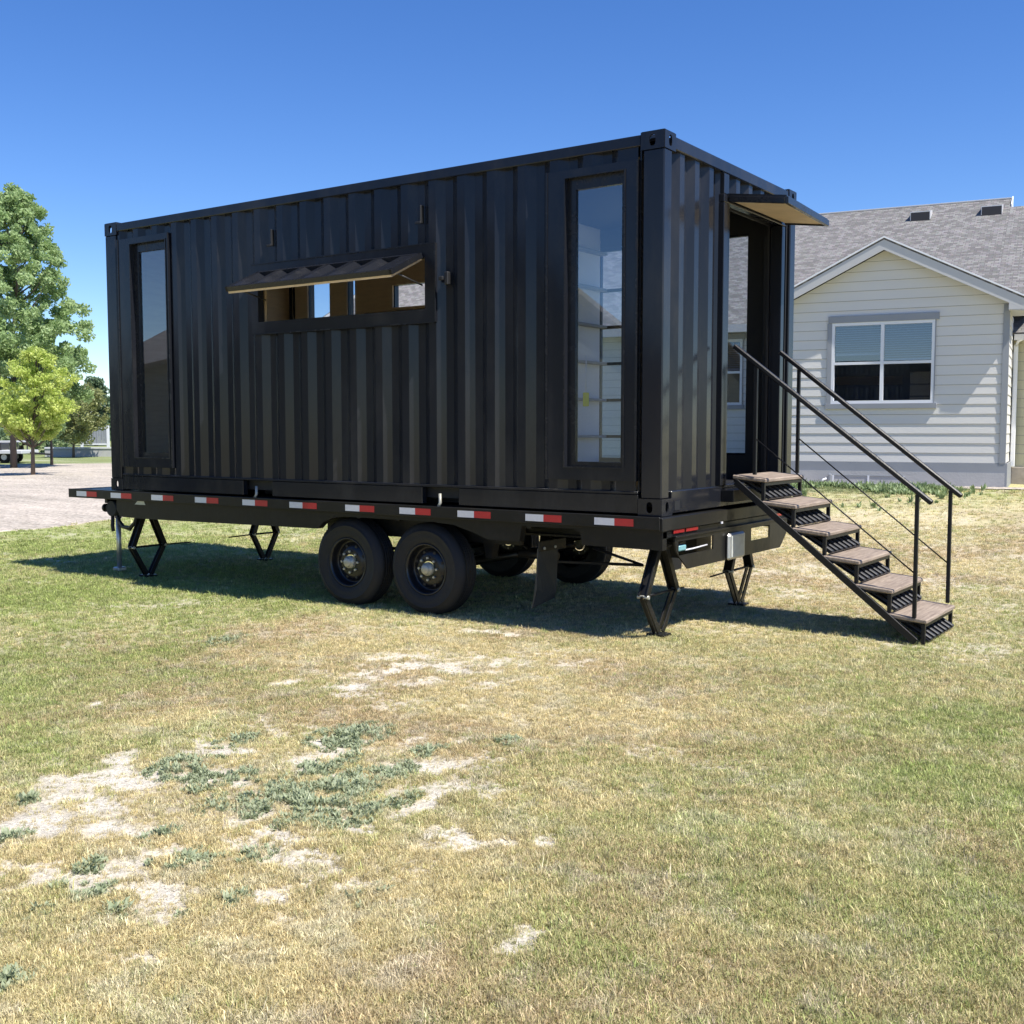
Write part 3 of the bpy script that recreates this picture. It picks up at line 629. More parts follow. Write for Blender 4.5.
# plates round the narrow windows
def window_frame(plate, op, glass, y=0., s=1, bars=None, gm='glass'):
    p0, p1, q0, q1 = plate; fr = None
    mb = MB(); wall_panel(mb, p0, p1, q0, q1, y - s * .004, y + s * .062, [op], 'black_paint')
    # raised edge bead
    t = .009; a, b, c, d = op
    for u0, u1, v0, v1 in ((a - t, a, c - t, d + t), (b, b + t, c - t, d + t), (a, b, c - t, c), (a, b, d, d + t)):
        mb.box((u0, y - s * .013, v0), (u1, y - s * .0045, v1), 'black_trim')
    for xx in (p0, p1): mb.box((xx - .007, y - s * .012, q0), (xx + .007, y - s * .0045, q1), 'black_trim')
    fr = mb.build('window_surround', box)
    mb = MB(); a2, b2, c2, d2 = glass; yi = y + s * .035; yo = y + s * .075
    wall_panel(mb, a, b, c, d, yi, yo, [glass], 'black_trim')
    wf = mb.build('window_frame', fr)
    if bars:
        mb = MB()
        for z in bars: mb.box((a2, yi + s * .004, z - .014), (b2, yo - s * .004, z + .014), 'black_trim')
        mb.build('glazing_bar', fr)
    mb = MB(); mb.box((a2 - .004, y + s * .052, c2 - .004), (b2 + .004, y + s * .058, d2 + .004), gm); mb.build('pane', fr)
window_frame((-5.86, -5.117, F + .235, F + 2.42), W1, (-5.60, -5.205, F + .38, F + 2.285))
window_frame((-.93, -.2, F + .235, F + 2.42), W2, (-.712, -.338, F + .365, F + 2.282))
# far side openings
for op in (FA, FB, FE):
    window_frame((op[0] - .06, op[1] + .06, op[2] - .08, op[3] + .06), op, (op[0] + .004, op[1] - .004, op[2] + .02, op[3] - .02), WY, -1)
window_frame((FD[0] - .06, FD[1] + .06, FD[2] - .08, FD[3] + .06), FD, (FD[0] + .03, FD[1] - .03, FD[2] + .03, FD[3] - .03), WY, -1, bars=(1.41, 1.75, 2.09, 2.43, 2.77))
mb = MB(); wall_panel(mb, FCo[0] - .07, FCo[1] + .07, FCo[2] - .07, FCo[3] + .07, WY - .06, WY + .004, [FCo], 'black_paint'); mb.build('hatch_frame', box)
# hatch frame on the near side
mb = MB(); wall_panel(mb, -4.0, -1.95, F + 1.426, F + 2.028, -.006, .062, [HT], 'black_paint')
mb.box((-4.0, -.016, F + 2.022), (-1.95, -.0065, F + 2.032), 'black_trim'); mb.box((-1.955, -.016, F + 1.426), (-1.945, -.0065, F + 2.02), 'black_trim'); mb.box((-4.0, -.016, F + 1.42), (-1.956, -.0065, F + 1.43), 'black_trim')
hf = mb.build('hatch_frame', box)
# hatch leaf, hinged along the top and propped open, its ribs outside
h0 = Vector((0, -.012, F + 1.925)); h1 = Vector((0, -.375, F + 1.755)); dn = (h1 - h0).normalized(); nn = Vector((0, -dn.z, dn.y)); nn = nn if nn.z > 0 else -nn
LH = (h1 - h0).length
mb = MB()
def hp_(x, t, n_): return Vector((x, 0, 0)) + h0 + dn * t + nn * n_
prof = corr_profile(-3.88, -2.09, .278, .034, .036, -1)
for (a, da), (b, db) in zip(prof, prof[1:]):
    if b - a < 1e-6: continue
    mb.face([hp_(a, .03, da), hp_(b, .03, db), hp_(b, LH - .03, db), hp_(a, LH - .03, da)], 'black_trim')
for (p, q, r_, t_) in ((-3.90, -2.07, 0, .03), (-3.90, -2.07, LH - .03, LH)):
    mb.bar(hp_((p + q) / 2 - (q - p) / 2, (r_ + t_) / 2, .018), hp_((p + q) / 2 + (q - p) / 2, (r_ + t_) / 2, .018), t_ - r_, .04, 'black_trim', up=nn)
for xx in (-3.89, -2.08): mb.bar(hp_(xx, .0, .018), hp_(xx, LH, .018), .025, .04, 'black_trim', up=nn)
hl = mb.build('hatch', box)
mb = MB(); mb.bar(hp_(-2.985, 0.004, -.012), hp_(-2.985, LH - .004, -.012), 1.80, .018, 'ply', up=nn); mb.build('lining', hl)
for xx in (-3.6, -2.25): mb = MB(); mb.tube([(xx, -.02, F + 1.935), (xx + .16, -.02, F + 1.935)], .012, 'dark_metal', 8); mb.build('hinge', hl)
for xx in (-2.11, -3.86):
    mb = MB(); mb.tube([(xx, .03, F + 1.72), hp_(xx, LH * .72, -.03)], .007, 'dark_metal', 8); mb.build('stay', hl)
# lashing rings and a latch on the ribs
for x_, z_ in ((-3.755, F + 2.22), (-2.10, F + 2.24)):
    mb = MB(); mb.box((x_ - .007, -.002, z_ - .05), (x_ + .007, .04, z_ + .09), 'interior_black', .004); mb.box((x_ - .045, -.014, z_ - .055), (x_ + .01, .0, z_ - .035), 'interior_black', .003); mb.build('hatch_catch', box)
mb = MB(); mb.box((-1.86, -.012, F + 1.70), (-1.825, .03, F + 1.80), 'interior_black', .006); mb.box((-1.90, -.035, F + 1.735), (-1.86, -.01, F + 1.765), 'interior_black', .004); mb.build('latch', box)
# door frame and header on the door end
mb = MB()
mb.box((-.10, .965, F + .17), (.004, 1.068, F + 2.272), 'black_paint', .004)
mb.box((-.10, 2.132, F + .17), (.002, 2.20, F + 2.272), 'black_paint', .004)
mb.box((-.03, 2.203, F + .17), (-.02, 2.30, F + 2.48), 'interior_black')
mb.box((-.06, .965, F + 2.275), (.004, 2.205, F + 2.335), 'black_paint', .004)
mb.box((-.03, .97, F + 2.337), (.0, 1.06, F + 2.486), 'black_paint', .003)
df = mb.build('door_frame', box)
mb = MB(); mb.box((-.10, 1.07, F + .152), (-.01, 2.13, F + .175), 'black_trim', .003); mb.build('threshold', df)
# small canopy flap over the door
mb = MB(); zc0, zc1 = F + 2.325, F + 2.262
def cpt(x, y, dz=0): return (x, y, zc0 + (zc1 - zc0) * x / .455 + dz)
Q = [(.005, 1.02), (.462, 1.02), (.372, 2.16), (.005, 2.16)]
mb.prism([cpt(x, y, -.012) for x, y in Q], (0, 0, .03), 'black_trim')
mb.bar(cpt(.462, 1.02, -.018), cpt(.372, 2.16, -.018), .026, .05, 'black_trim', bev=.003)
mb.bar(cpt(.02, 1.03, -.02), cpt(.448, 1.03, -.02), .024, .045, 'black_trim', bev=.003)
mb.bar(cpt(.02, 2.15, -.02), cpt(.358, 2.15, -.02), .024, .045, 'black_trim', bev=.003)
cn = mb.build('door_canopy', box)
mb = MB(); mb.prism([cpt(x, y, -.030) for x, y in [(.02, 1.044), (.448, 1.044), (.358, 2.136), (.02, 2.136)]], (0, 0, .015), 'ply'); mb.build('lining', cn)
# interior
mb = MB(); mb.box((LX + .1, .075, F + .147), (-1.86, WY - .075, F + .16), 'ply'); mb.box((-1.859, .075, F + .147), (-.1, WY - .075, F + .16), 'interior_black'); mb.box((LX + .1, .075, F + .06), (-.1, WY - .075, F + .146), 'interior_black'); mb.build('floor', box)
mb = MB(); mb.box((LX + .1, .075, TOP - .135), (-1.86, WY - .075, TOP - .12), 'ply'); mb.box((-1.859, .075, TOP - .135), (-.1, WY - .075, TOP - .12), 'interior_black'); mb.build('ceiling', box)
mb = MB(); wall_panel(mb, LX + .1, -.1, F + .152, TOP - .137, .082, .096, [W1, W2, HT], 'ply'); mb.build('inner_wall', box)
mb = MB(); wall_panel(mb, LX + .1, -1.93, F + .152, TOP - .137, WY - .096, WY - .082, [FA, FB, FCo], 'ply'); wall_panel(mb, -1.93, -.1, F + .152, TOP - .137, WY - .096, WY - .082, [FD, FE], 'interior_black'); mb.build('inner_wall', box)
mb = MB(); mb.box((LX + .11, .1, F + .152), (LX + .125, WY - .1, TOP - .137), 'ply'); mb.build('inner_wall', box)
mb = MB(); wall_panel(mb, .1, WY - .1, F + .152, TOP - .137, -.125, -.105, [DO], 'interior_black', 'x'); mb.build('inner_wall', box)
mb = MB(); mb.box((-1.875, .1, F + .152), (-1.85, WY - .1, TOP - .137), 'white_board'); pw = mb.build('partition', box)
for z in (1.41, 1.75, 2.09, 2.43, 2.77, 3.1):
    mb = MB(); mb.box((-1.847, 1.25, z - .012), (-1.77, WY - .10, z + .012), 'trim_grey', .002); mb.build('shelf', box)
mb = MB(); mb.box((-4.45, 1.9, F + 1.80), (-2.1, WY - .1, F + 1.83), 'ply', .003); mb.build('counter', box)
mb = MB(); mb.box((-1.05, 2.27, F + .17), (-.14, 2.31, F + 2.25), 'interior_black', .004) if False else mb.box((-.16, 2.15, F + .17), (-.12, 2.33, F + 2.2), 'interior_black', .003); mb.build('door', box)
# yellow tag on a string inside the near window
mb = MB(); mb.tube([(-.66, .10, F + 1.12), (-.66, .10, F + .86)], .004, 'white_board', 6); mb.box((-.685, .095, F + .76), (-.635, .105, F + .86), 'yellow', .004); mb.build('hanging_tag', box)

# ------------------------------------------------------------------ trailer
tr = thing('flatbed_trailer', 'black tandem axle deck over trailer carrying the container cabin on stabilizer jacks', 'trailer', (-3.3, 1.22, 0))
XF, XR = -6.63, .04
mb = MB()
mb.box((XF + .01, -.075, F - .045), (XR - .01, 2.513, F - .004), 'trailer_black', .003)
mb.build('deck', tr)
for y0, y1, ys_ in ((-.1, -.088, -1), (2.526, 2.538, 1)):
    mb = MB(); mb.box((XF, y0, F - .085), (XR, y1, F + .002), 'trailer_black', .003)
    for x in np.arange(XF + .3, XR, .6): mb.box((x - .006, min(y0, y1) + (.012 if ys_ < 0 else -.03), F - .085), (x + .006, max(y0, y1) + (.03 if ys_ < 0 else -.012), F - .047), 'trailer_black')
    mb.build('rub_rail', tr)
    tp = [(-6.491, -6.328, -6.166), (-5.937, -5.777, -5.618), (-5.316, -5.149, -4.996), (-4.692, -4.535, -4.374), (-4.059, -3.899, -3.743), (-3.474, -3.319, -3.155), (-2.829, -2.673, -2.515), (-2.249, -2.089, -1.935), (-1.672, -1.516, -1.363), (-1.049, -0.893, -0.74), (-0.468, -0.308, -0.16)]
    for a, b, c in tp:
        mb = MB(); yy = (y0 - .0015, y0 - .0002) if ys_ < 0 else (y1 + .0002, y1 + .0015)
        mb.box((a, yy[0], F - .068), (b, yy[1], F - .018), 'tape_white'); mb.box((b + .0005, yy[0], F - .068), (c, yy[1], F - .018), 'tape_red'); mb.build('reflective_tape', tr)
    # side beam in pieces, opened over the wheels
    yb0, yb1 = (-.045, .02) if ys_ < 0 else (2.418, 2.483)
    mb = MB(); ym = yb0 if ys_ < 0 else yb1
    zt = F - .048
    outline = [(-5.92, zt), (-5.93, .70), (-5.88, .625), (-5.5, .62), (-3.20, .642), (-3.13, .70), (-3.03, .74), (-2.9, .757), (-1.95, .757), (-1.75, .742), (-1.55, .69), (-1.43, .648), (-1.14, .65), (-1.12, .765), (-.62, .768), (-.60, .655), (.035, .652), (.035, zt)]
    mb.prism([(x, yb0, z) for x, z in outline], (0, yb1 - yb0, 0), 'trailer_black'); mb.build('side_beam', tr)
for y in (.30, 2.13):
    mb = MB(); mb.box((-3.4, y - .02, .58), (-1.35, y + .02, .80), 'trailer_black'); mb.build('wheel_well', tr)
for y in (.34, 2.09):
    mb = MB(); mb.box((-6.2, y - .05, .665), (.0, y + .05, .68), 'trailer_black'); mb.box((-6.2, y - .05, F - .06), (0, y + .05, F - .047), 'trailer_black'); mb.box((-6.2, y - .006, .68), (0, y + .006, F - .06), 'trailer_black'); mb.build('main_beam', tr)
mb = MB()
for x in np.arange(-6.1, 0, .42): mb.box((x - .02, -.04, F - .13), (x + .02, 2.47, F - .048), 'trailer_black')
mb.build('cross_members', tr)
mb = MB(); mb.box((XF, -.086, F - .085), (XF + .015, 2.524, F), 'trailer_black', .003); mb.build('front_rail', tr)
# rear
mb = MB(); mb.box((XR - .01, -.086, F - .095), (XR + .015, 2.524, F - .005), 'trailer_black', .003); mb.box((XR - .06, -.04, .73), (XR - .005, 2.47, F - .1), 'trailer_black', .003); rs = mb.build('rear_sill', tr)
for a, b in ((.105, .27), (.30, .49), (1.95, 2.12), (2.16, 2.33)):
    mb = MB(); mb.box((XR - .004, a, .755), (XR + .008, b, .785), 'lens_red', .004); mb.build('tail_light', tr)
mb = MB(); mb.box((XR + .016, .86, .775), (XR + .022, .89, .79), 'white_board'); mb.build('reflector', rs)
# bumper plate with two openings
mb = MB(); bx0, bx1 = .05, .062
ys_b = [.09, .145, .36, .72, 1.43, 1.81, 2.05, 2.20]
wall_panel(mb, .36, 2.05, .497, .728, bx0, bx1, [(.36, .72, .60, .70), (1.43, 1.81, .60, .70)], 'trailer_black', 'x')
mb.prism([(bx0, .36, .70), (bx0, .36, .728), (bx0, .09, .728), (bx0, .09, .70)], (.012, 0, 0), 'trailer_black')
mb.prism([(bx0, .36, .60), (bx0, .36, .497), (bx0, .30, .497), (bx0, .15, .60)], (.012, 0, 0), 'trailer_black')
mb.prism([(bx0, .09, .70), (bx0, .145, .70), (bx0, .15, .60), (bx0, .11, .64)], (.012, 0, 0), 'trailer_black')
mb.prism([(bx0, 2.05, .728), (bx0, 2.05, .497), (bx0, 2.19, .61), (bx0, 2.20, .728)], (.012, 0, 0), 'trailer_black')
mb.box((bx0 - .05, .09, .7285), (bx1 + .012, 2.2, .742), 'trailer_black', .002)
bp_ = mb.build('bumper', tr)
mb = MB(); mb.box((bx1 + .001, .935, .495), (bx1 + .035, 1.235, .695), 'alu', .02); mb.box((bx1 + .0355, .965, .515), (bx1 + .039, 1.205, .675), 'plate', .001); mb.build('plate_box', tr)
mb = MB(); mb.box((.0, .20, .625), (.045, .31, .668), 'teal', .008); mb.tube([(.03, .32, .625), (.03, .45, .625), (.03, .68, .632)], .006, 'white_board', 8); mb.build('ratchet_strap', tr)
# wheels
def wheel(x, yo, side, name='wheel'):
    R = .372; z = R - .004; w_ = .235; s = side
    W = MB()
    pr = [(.205, .018), (.225, .004), (.265, -.002), (.300, -.001), (.304, -.004), (.310, -.004), (.314, .003), (.330, .008), (.345, .018), (.362, .034), (R, .052)]
    half = list(pr)
    tread = []
    nst = 5; t0, t1 = .052, w_ - .052
    for i in range(nst):
        a = t0 + (t1 - t0) * i / nst; b = t0 + (t1 - t0) * (i + 1) / nst
        tread += [(R, a + .004), (R, b - .006), (R - .009, b - .005), (R - .009, b + .001)]
    full = half + tread[:-2] + [(r, w_ - o_) for r, o_ in half[::-1]]
    W.lathe([(r, s * o_) for r, o_ in full], (x, yo, z), 'y', 'rubber', 64)
    ty = MB(); ty.bm.free(); ty.bm = W.bm; ty.mats = W.mats
    root = thing(name, 'x', 'wheel', (x, yo + s * .1, z)); del root['label']; del root['category']
    root.parent = tr; root.location = Vector((x, yo + s * .1, z)) - ORG[tr.name]
    t = ty.build('tyre', root)
    W = MB(); W.lathe([(.206, s * .020), (.208, s * .010), (.196, s * .010), (.190, s * .03), (.183, s * .055), (.180, s * .085), (.165, s * .09), (.155, s * .075), (.118, s * .055), (.10, s * .050), (.062, s * .052)], (x, yo, z), 'y', 'rim', 48)
    for i in range(8):
        a = 2 * math.pi * (i + .5) / 8
        W.tube([(x + .137 * math.cos(a), yo + s * .0685, z + .137 * math.sin(a)), (x + .137 * math.cos(a), yo + s * .0605, z + .137 * math.sin(a))], .014, 'interior_black', 10)
    W.build('rim', root)
    W = MB(); W.lathe([(.054, s * .055), (.051, s * .02), (.040, s * .016), (.039, s * .004), (.033, s * -.003), (.001, s * -.004)], (x, yo, z), 'y', 'zinc', 28); W.build('hub_cap', root)
    for i in range(8):
        W = MB(); a = 2 * math.pi * i / 8; p = (x + .088 * math.cos(a), yo, z + .088 * math.sin(a))
        W.tube([(p[0], yo + s * .053, p[2]), (p[0], yo + s * .030, p[2])], .010, 'zinc', 6)
        W.build('lug_nut', root)
    return root
for x in (-2.925, -2.087):
    wheel(x, .01, 1); wheel(x, 2.428, -1)
    mb = MB(); mb.tube([(x, .18, .37), (x, 2.26, .37)], .038, 'trailer_black', 12); mb.build('axle', tr)
mb_s = []
for y in (.34, 2.09):
    mb = MB()
    for x in (-2.925, -2.087):
        pts = [(x - .36, y, .50), (x - .2, y, .455), (x, y, .43), (x + .2, y, .455), (x + .36, y, .50)]
        for k in range(4):
            f = 1 - .2 * k
            q = [Vector((x + (p[0] - x) * f, p[1], p[2] - .011 * k)) for p in pts]
            for a, b in zip(q, q[1:]): mb.bar(a, b, .06, .01, 'trailer_black')
    for x in (-3.26, -2.466, -1.67): mb.prism([(x - .07, y - .04, .68), (x + .07, y - .04, .68), (x + .03, y - .04, .46), (x - .03, y - .04, .46)], (0, .08, 0), 'trailer_black')
    mb.build('leaf_springs', tr)
# mud flap and its bracket
mb = MB(); mb.prism([(-1.0, .0, .60), (-1.0, .27, .60), (-1.015, .27, .25), (-1.03, .265, .20), (-1.06, .01, .15), (-1.015, .0, .3)], (-.012, 0, 0), 'flap')
fl = mb.build('mud_flap', tr)
mb = MB(); mb.box((-1.002, -.005, .575), (-.985, .36, .655), 'trailer_black', .002)
for y in (.05, .2): mb.tube([(-.985, y, .60), (-.975, y, .60)], .011, 'zinc', 8)
mb.build('bracket', fl)
mb = MB(); mb.prism([(-1.0, 2.44, .60), (-1.0, 2.17, .60), (-1.02, 2.17, .2), (-1.03, 2.44, .2)], (-.012, 0, 0), 'flap'); mb.build('mud_flap', tr)
mb = MB(); mb.tube([(-1.45, .42, .50), (-1.1, .42, .50)], .035, 'trailer_black', 10); mb.tube([(-1.5, .55, .55), (-1.3, .5, .44), (-.40, .5, .47), (-.8, .45, .58)], .012, 'cable', 8); mb.build('air_line', tr)
mb = MB(); mb.box((-.72, 1.45, .42), (-.42, 1.75, .62), 'trailer_black', .01); mb.build('tool_box', tr); mb = MB(); mb.box((-.5, 2.3, .5), (-.36, 2.40, .80), 'trailer_black', .005); mb.build('bracket', tr)
# stabilizer jacks
def jack(x, y, hw, ax=1, hand=1, zt=.655, hl_=.34):
    g = MB(); root = None; zm = .315
    mb = MB(); mb.box((x - .05, y - .09, zt - .02), (x + .05, y + .09, zt), 'trailer_black', .004); root = mb.build('stabilizer_jack', tr)
    T = {-1: y - .05, 1: y + .05}
    for s in (-1, 1):
        for dx in (-.03, .03):
            mb = MB(); mb.bar((x + dx, T[s], zt - .02), (x + dx, y + s * hw, zm), .012, .05, 'trailer_black', up=(0, s, .5), bev=.002)
            mb.bar((x + dx * .6, y + s * hw, zm), (x + dx * .6, y + s * .025, .035), .012, .045, 'trailer_black', up=(0, s, -.5), bev=.002)
            mb.build('arm', root)
        mb = MB(); mb.bar((x, T[s], zt - .025), (x, y + s * hw, zm + .01), .05, .008, 'trailer_black', up=(0, s, .5)); mb.tube([(x - .045, y + s * hw, zm), (x + .045, y + s * hw, zm)], .014, 'zinc', 8); mb.build('arm', root)
    mb = MB(); mb.tube([(x, y - hw - .03, zm), (x, y + hw + .03, zm)], .010, 'trailer_black', 8)
    mb.tube([(x, y + hand * hw, zm), (x, y + hand * (hw + hl_), zm - .005)], .007, 'trailer_black', 8); mb.build('screw_rod', root)
    mb = MB(); mb.box((x - .07, y - .06, .012), (x + .07, y + .06, .03), 'trailer_black', .004); mb.build('foot', root)
jack(-.13, .235, .235, hand=1, zt=.66, hl_=.16); jack(-.22, 1.86, .22, hand=-1, zt=.70); jack(-5.83, .235, .19, hand=1); jack(-5.9, 1.86, .18, hand=-1)
# front: drop leg jack, coupler stub, cable
mb = MB(); mb.tube([(-6.45, .35, .56), (-6.45, .35, .84)], .034, 'trailer_black', 14); mb.tube([(-6.45, .35, .05), (-6.45, .35, .57)], .026, 'alu', 14); mb.box((-6.50, .30, .012), (-6.40, .40, .05), 'alu', .008); dj = mb.build('drop_leg_jack', tr)
mb = MB(); mb.tube([(-6.38, .28, .66), (-6.34, .28, .54), (-6.24, .26, .485), (-6.12, .25, .485), (-6.03, .24, .54), (-5.98, .24, .64)], .019, 'cable', 10); mb.tube([(-6.40, .3, .60), (-6.30, .28, .48), (-6.15, .27, .46), (-6.0, .24, .56)], .012, 'cable', 10); mb.build('brake_cable', tr)
mb = MB(); mb.tube([(-6.01, -.05, .70), (-6.01, .03, .70)], .075, 'rubber', 20); mb.tube([(-6.14, .0, .70), (-6.02, .0, .70)], .03, 'trailer_black', 12); mb.tube([(-6.17, .0, .70), (-6.14, .0, .70)], .042, 'trailer_black', 12); mb.tube([(-6.05, .0, .66), (-6.06, .0, .52), (-6.05, 0, .47)], .018, 'rubber', 10); mb.build('winch', tr)
mb = MB(); mb.prism([(-5.64, -.0465, .755), (-5.48, -.0465, .755), (-5.50, -.0465, .79), (-5.59, -.0465, .795)], (0, .001, 0), 'plate'); mb.build('sticker', tr)
# tie-down hook tails hanging at the fork pockets
for x in (-3.93, -1.88):
    mb = MB(); mb.tube([(x, -.05, F + .10), (x + .01, -.06, F + .03), (x, -.07, F - .0)], .012, 'zinc', 8); mb.build('tie_down', tr)

# ------------------------------------------------------------------ steps
st = thing('entry_steps', 'six black steel entry steps with wooden treads and twin handrails below the door', 'steps', (.8, 1.38, 0))
YN, YF = .985, 1.78
mb_d = (1.26 + .02 - .1) / 5
for k in range(6):
    x0 = .09 + .234 * k; z = 1.137 - .1875 * k; x1 = x0 + .265; dz = .024
    mb = MB(); vs = mb.box((x0, YN, z - .03), (x1, YF, z), 'wood', .007)
    for v in vs: v.co.z -= dz * (v.co.x - x0) / (x1 - x0)
    mb.build('tread', st)
    mb = MB(); zb = z - .1875 - dz
    e = .0015
    mb.box((x0 + .005, YN + .008, z - .055), (x1 - .012, YN + .033, z - .031 - e), 'rail_black', .002)
    mb.box((x0 + .005, YF - .033, z - .055), (x1 - .012, YF - .008, z - .031 - e), 'rail_black', .002)
    mb.box((x1 - .04, YN + .034, z - .055 - dz), (x1 - .015, YF - .034, z - .031 - dz), 'rail_black', .002)
    for yy in (YN + .008, YF - .033): mb.box((x1 - .04, yy, max(.0, zb - .012)), (x1 - .014, yy + .025, z - .056), 'rail_black', .002)
    mb.build('step_frame', st)
    # serrated grip plate leaning behind the open riser
    mb = MB(); A = Vector((x0 + .05, 0, z - .045)); B = Vector((x1 + .005, 0, zb + .035)); d = (B - A)
    mb.bar(A + Vector((0, (YN + YF) / 2, 0)), B + Vector((0, (YN + YF) / 2, 0)), YF - YN - .09, .006, 'black_trim', up=(1, 0, 1))
    nvec = Vector((-d.z, 0, d.x)).normalized(); nvec = nvec if nvec.x > 0 else -nvec
    for j in range(7):
        yy = YN + .09 + j * (YF - YN - .18) / 6
        mb.bar(A + Vector((0, yy, 0)) + nvec * .012, B + Vector((0, yy, 0)) + nvec * .012, .035, .018, 'dark_metal', up=nvec, bev=.006)
    mb.build('grip_plate', st)
for yy in (YN - .012, YF + .012):
    mb = MB(); mb.bar((.12, yy, 1.085), (1.455, yy, .018), .008, .05, 'rail_black', bev=.002); mb.bar((.115, yy + (.012 if yy < 1.2 else -.012), 1.105), (1.46, yy + (.012 if yy < 1.2 else -.012), .042), .03, .006, 'rail_black'); mb.build('stringer', st)
mb = MB(); mb.box((.0, YN, .93), (.10, YF, 1.02), 'rail_black', .003); mb.build('mounting_bracket', st)
for yy, a, b, p0, p1 in ((.995, (.085, 2.095), (1.535, .975), (.262, 1.16), (1.437, .20)), (1.73, (.155, 2.09), (1.56, .985), (.315, 1.15), (1.482, .215))):
    mb = MB(); A = Vector((a[0], yy, a[1])); B = Vector((b[0], yy, b[1])); mb.bar(A, B, .036, .036, 'rail_black', bev=.008); hr = mb.build('handrail', st)
    def rz(x): return a[1] + (b[1] - a[1]) * (x - a[0]) / (b[0] - a[0])
    for p in (p0, p1):
        mb = MB(); mb.box((p[0] - .013, yy - .013, p[1] - .02), (p[0] + .013, yy + .013, rz(p[0]) - .018), 'rail_black', .003); mb.build('post', hr)
    mb = MB(); mb.tube([(p0[0], yy, 1.41), (p1[0], yy, .485)], .0055, 'rail_black', 8); mb.build('lower_rail', hr)

# ------------------------------------------------------------------ house
ho = thing('house', 'pale grey lap sided house with grey shingle roof behind the entry steps', 'house', HC, HA)
ORG[ho.name] = Vector((0, 0, 0))
EXP = .178; RK = lambda x: 4.80 - .5 * abs(x + 2.117)
def clip(poly, a, b, c):      # keep a*x+b*z<=c
    out = []
    for i in range(len(poly)):
        P, Q = poly[i], poly[(i + 1) % len(poly)]; fp = a * P[0] + b * P[1] - c; fq = a * Q[0] + b * Q[1] - c
        if fp <= 0: out.append(P)
        if fp * fq < 0: t = fp / (fp - fq); out.append((P[0] + (Q[0] - P[0]) * t, P[1] + (Q[1] - P[1]) * t))
    return out
def lap_rows(mb, x0, x1, z0, z1, halfplanes, mat, place, holes=()):
    z = z0
    while z < z1 - 1e-6:
        zt = min(z + EXP, z1); pieces = [[x0, x1]]
        # split rows at holes
        polys = [[(x0, z), (x1, z), (x1, zt), (x0, zt)]]
        for h in holes:
            np_ = []
            for p in polys:
                if h[2] >= zt or h[3] <= z: np_.append(p); continue
                np_.append(clip(p, 1, 0, h[0])); np_.append(clip(p, -1, 0, -h[1]))
                mid = clip(clip(p, 1, 0, h[1]), -1, 0, -h[0])
                np_.append(clip(mid, 0, 1, h[2])); np_.append(clip(mid, 0, -1, -h[3]))
            polys = [p for p in np_ if len(p) > 2]
        for hp in halfplanes: polys = [q for q in (clip(p, *hp) for p in polys) if len(q) > 2]
        for p in polys:
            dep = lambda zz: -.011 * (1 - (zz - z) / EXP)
            for q_, m_ in ((clip(p, 0, 1, z + .009), 'lap_shade'), (clip(p, 0, -1, -(z + .009)), mat)):  # bottom edge of each lap coloured dark as its shadow
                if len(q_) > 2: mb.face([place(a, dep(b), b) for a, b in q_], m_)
            xs_ = [a for a, b in p if abs(b - z) < 1e-6]
            if len(xs_) >= 2:
                a, b = min(xs_), max(xs_)
                if b - a > 1e-4: mb.face([place(a, -.011, z), place(b, -.011, z), place(b, 0.001, z), place(a, .001, z)], mat)
        z = zt
HWIN = (-3.06, -1.22, 1.965, 3.485)
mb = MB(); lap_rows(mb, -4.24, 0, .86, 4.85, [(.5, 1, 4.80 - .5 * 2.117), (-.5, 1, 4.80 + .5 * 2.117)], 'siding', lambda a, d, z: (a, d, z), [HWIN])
mb.build('gable_wall', ho, local=True, recalc=False)
mb = MB(); mb.box((-4.28, -.02, .30), (.04, .1, .862), 'trim_grey'); mb.box((-4.26, -.035, .28), (.02, -.021, .69), 'concrete'); mb.box((.041, -.02, .3), (.06, 1.9, .86), 'trim_grey'); mb.box((-4.30, .0, .3), (-4.281, 3., .86), 'trim_grey'); mb.build('foundation', ho, local=True)
mb = MB(); mb.box((-.075, -.028, .863), (.028, -.0165, 3.70), 'trim_grey'); mb.box((.0, -.0164, .863), (.028, .09, 3.70), 'trim_grey'); mb.box((-4.268, -.028, .863), (-4.165, -.0165, 3.70), 'trim_grey'); mb.build('corner_board', ho, local=True)
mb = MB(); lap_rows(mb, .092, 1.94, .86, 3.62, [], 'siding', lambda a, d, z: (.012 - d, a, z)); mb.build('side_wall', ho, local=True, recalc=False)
mb = MB(); lap_rows(mb, 0, 3., .86, 3.62, [], 'siding', lambda a, d, z: (-4.24 + d, a, z)); mb.build('side_wall', ho, local=True, recalc=False)
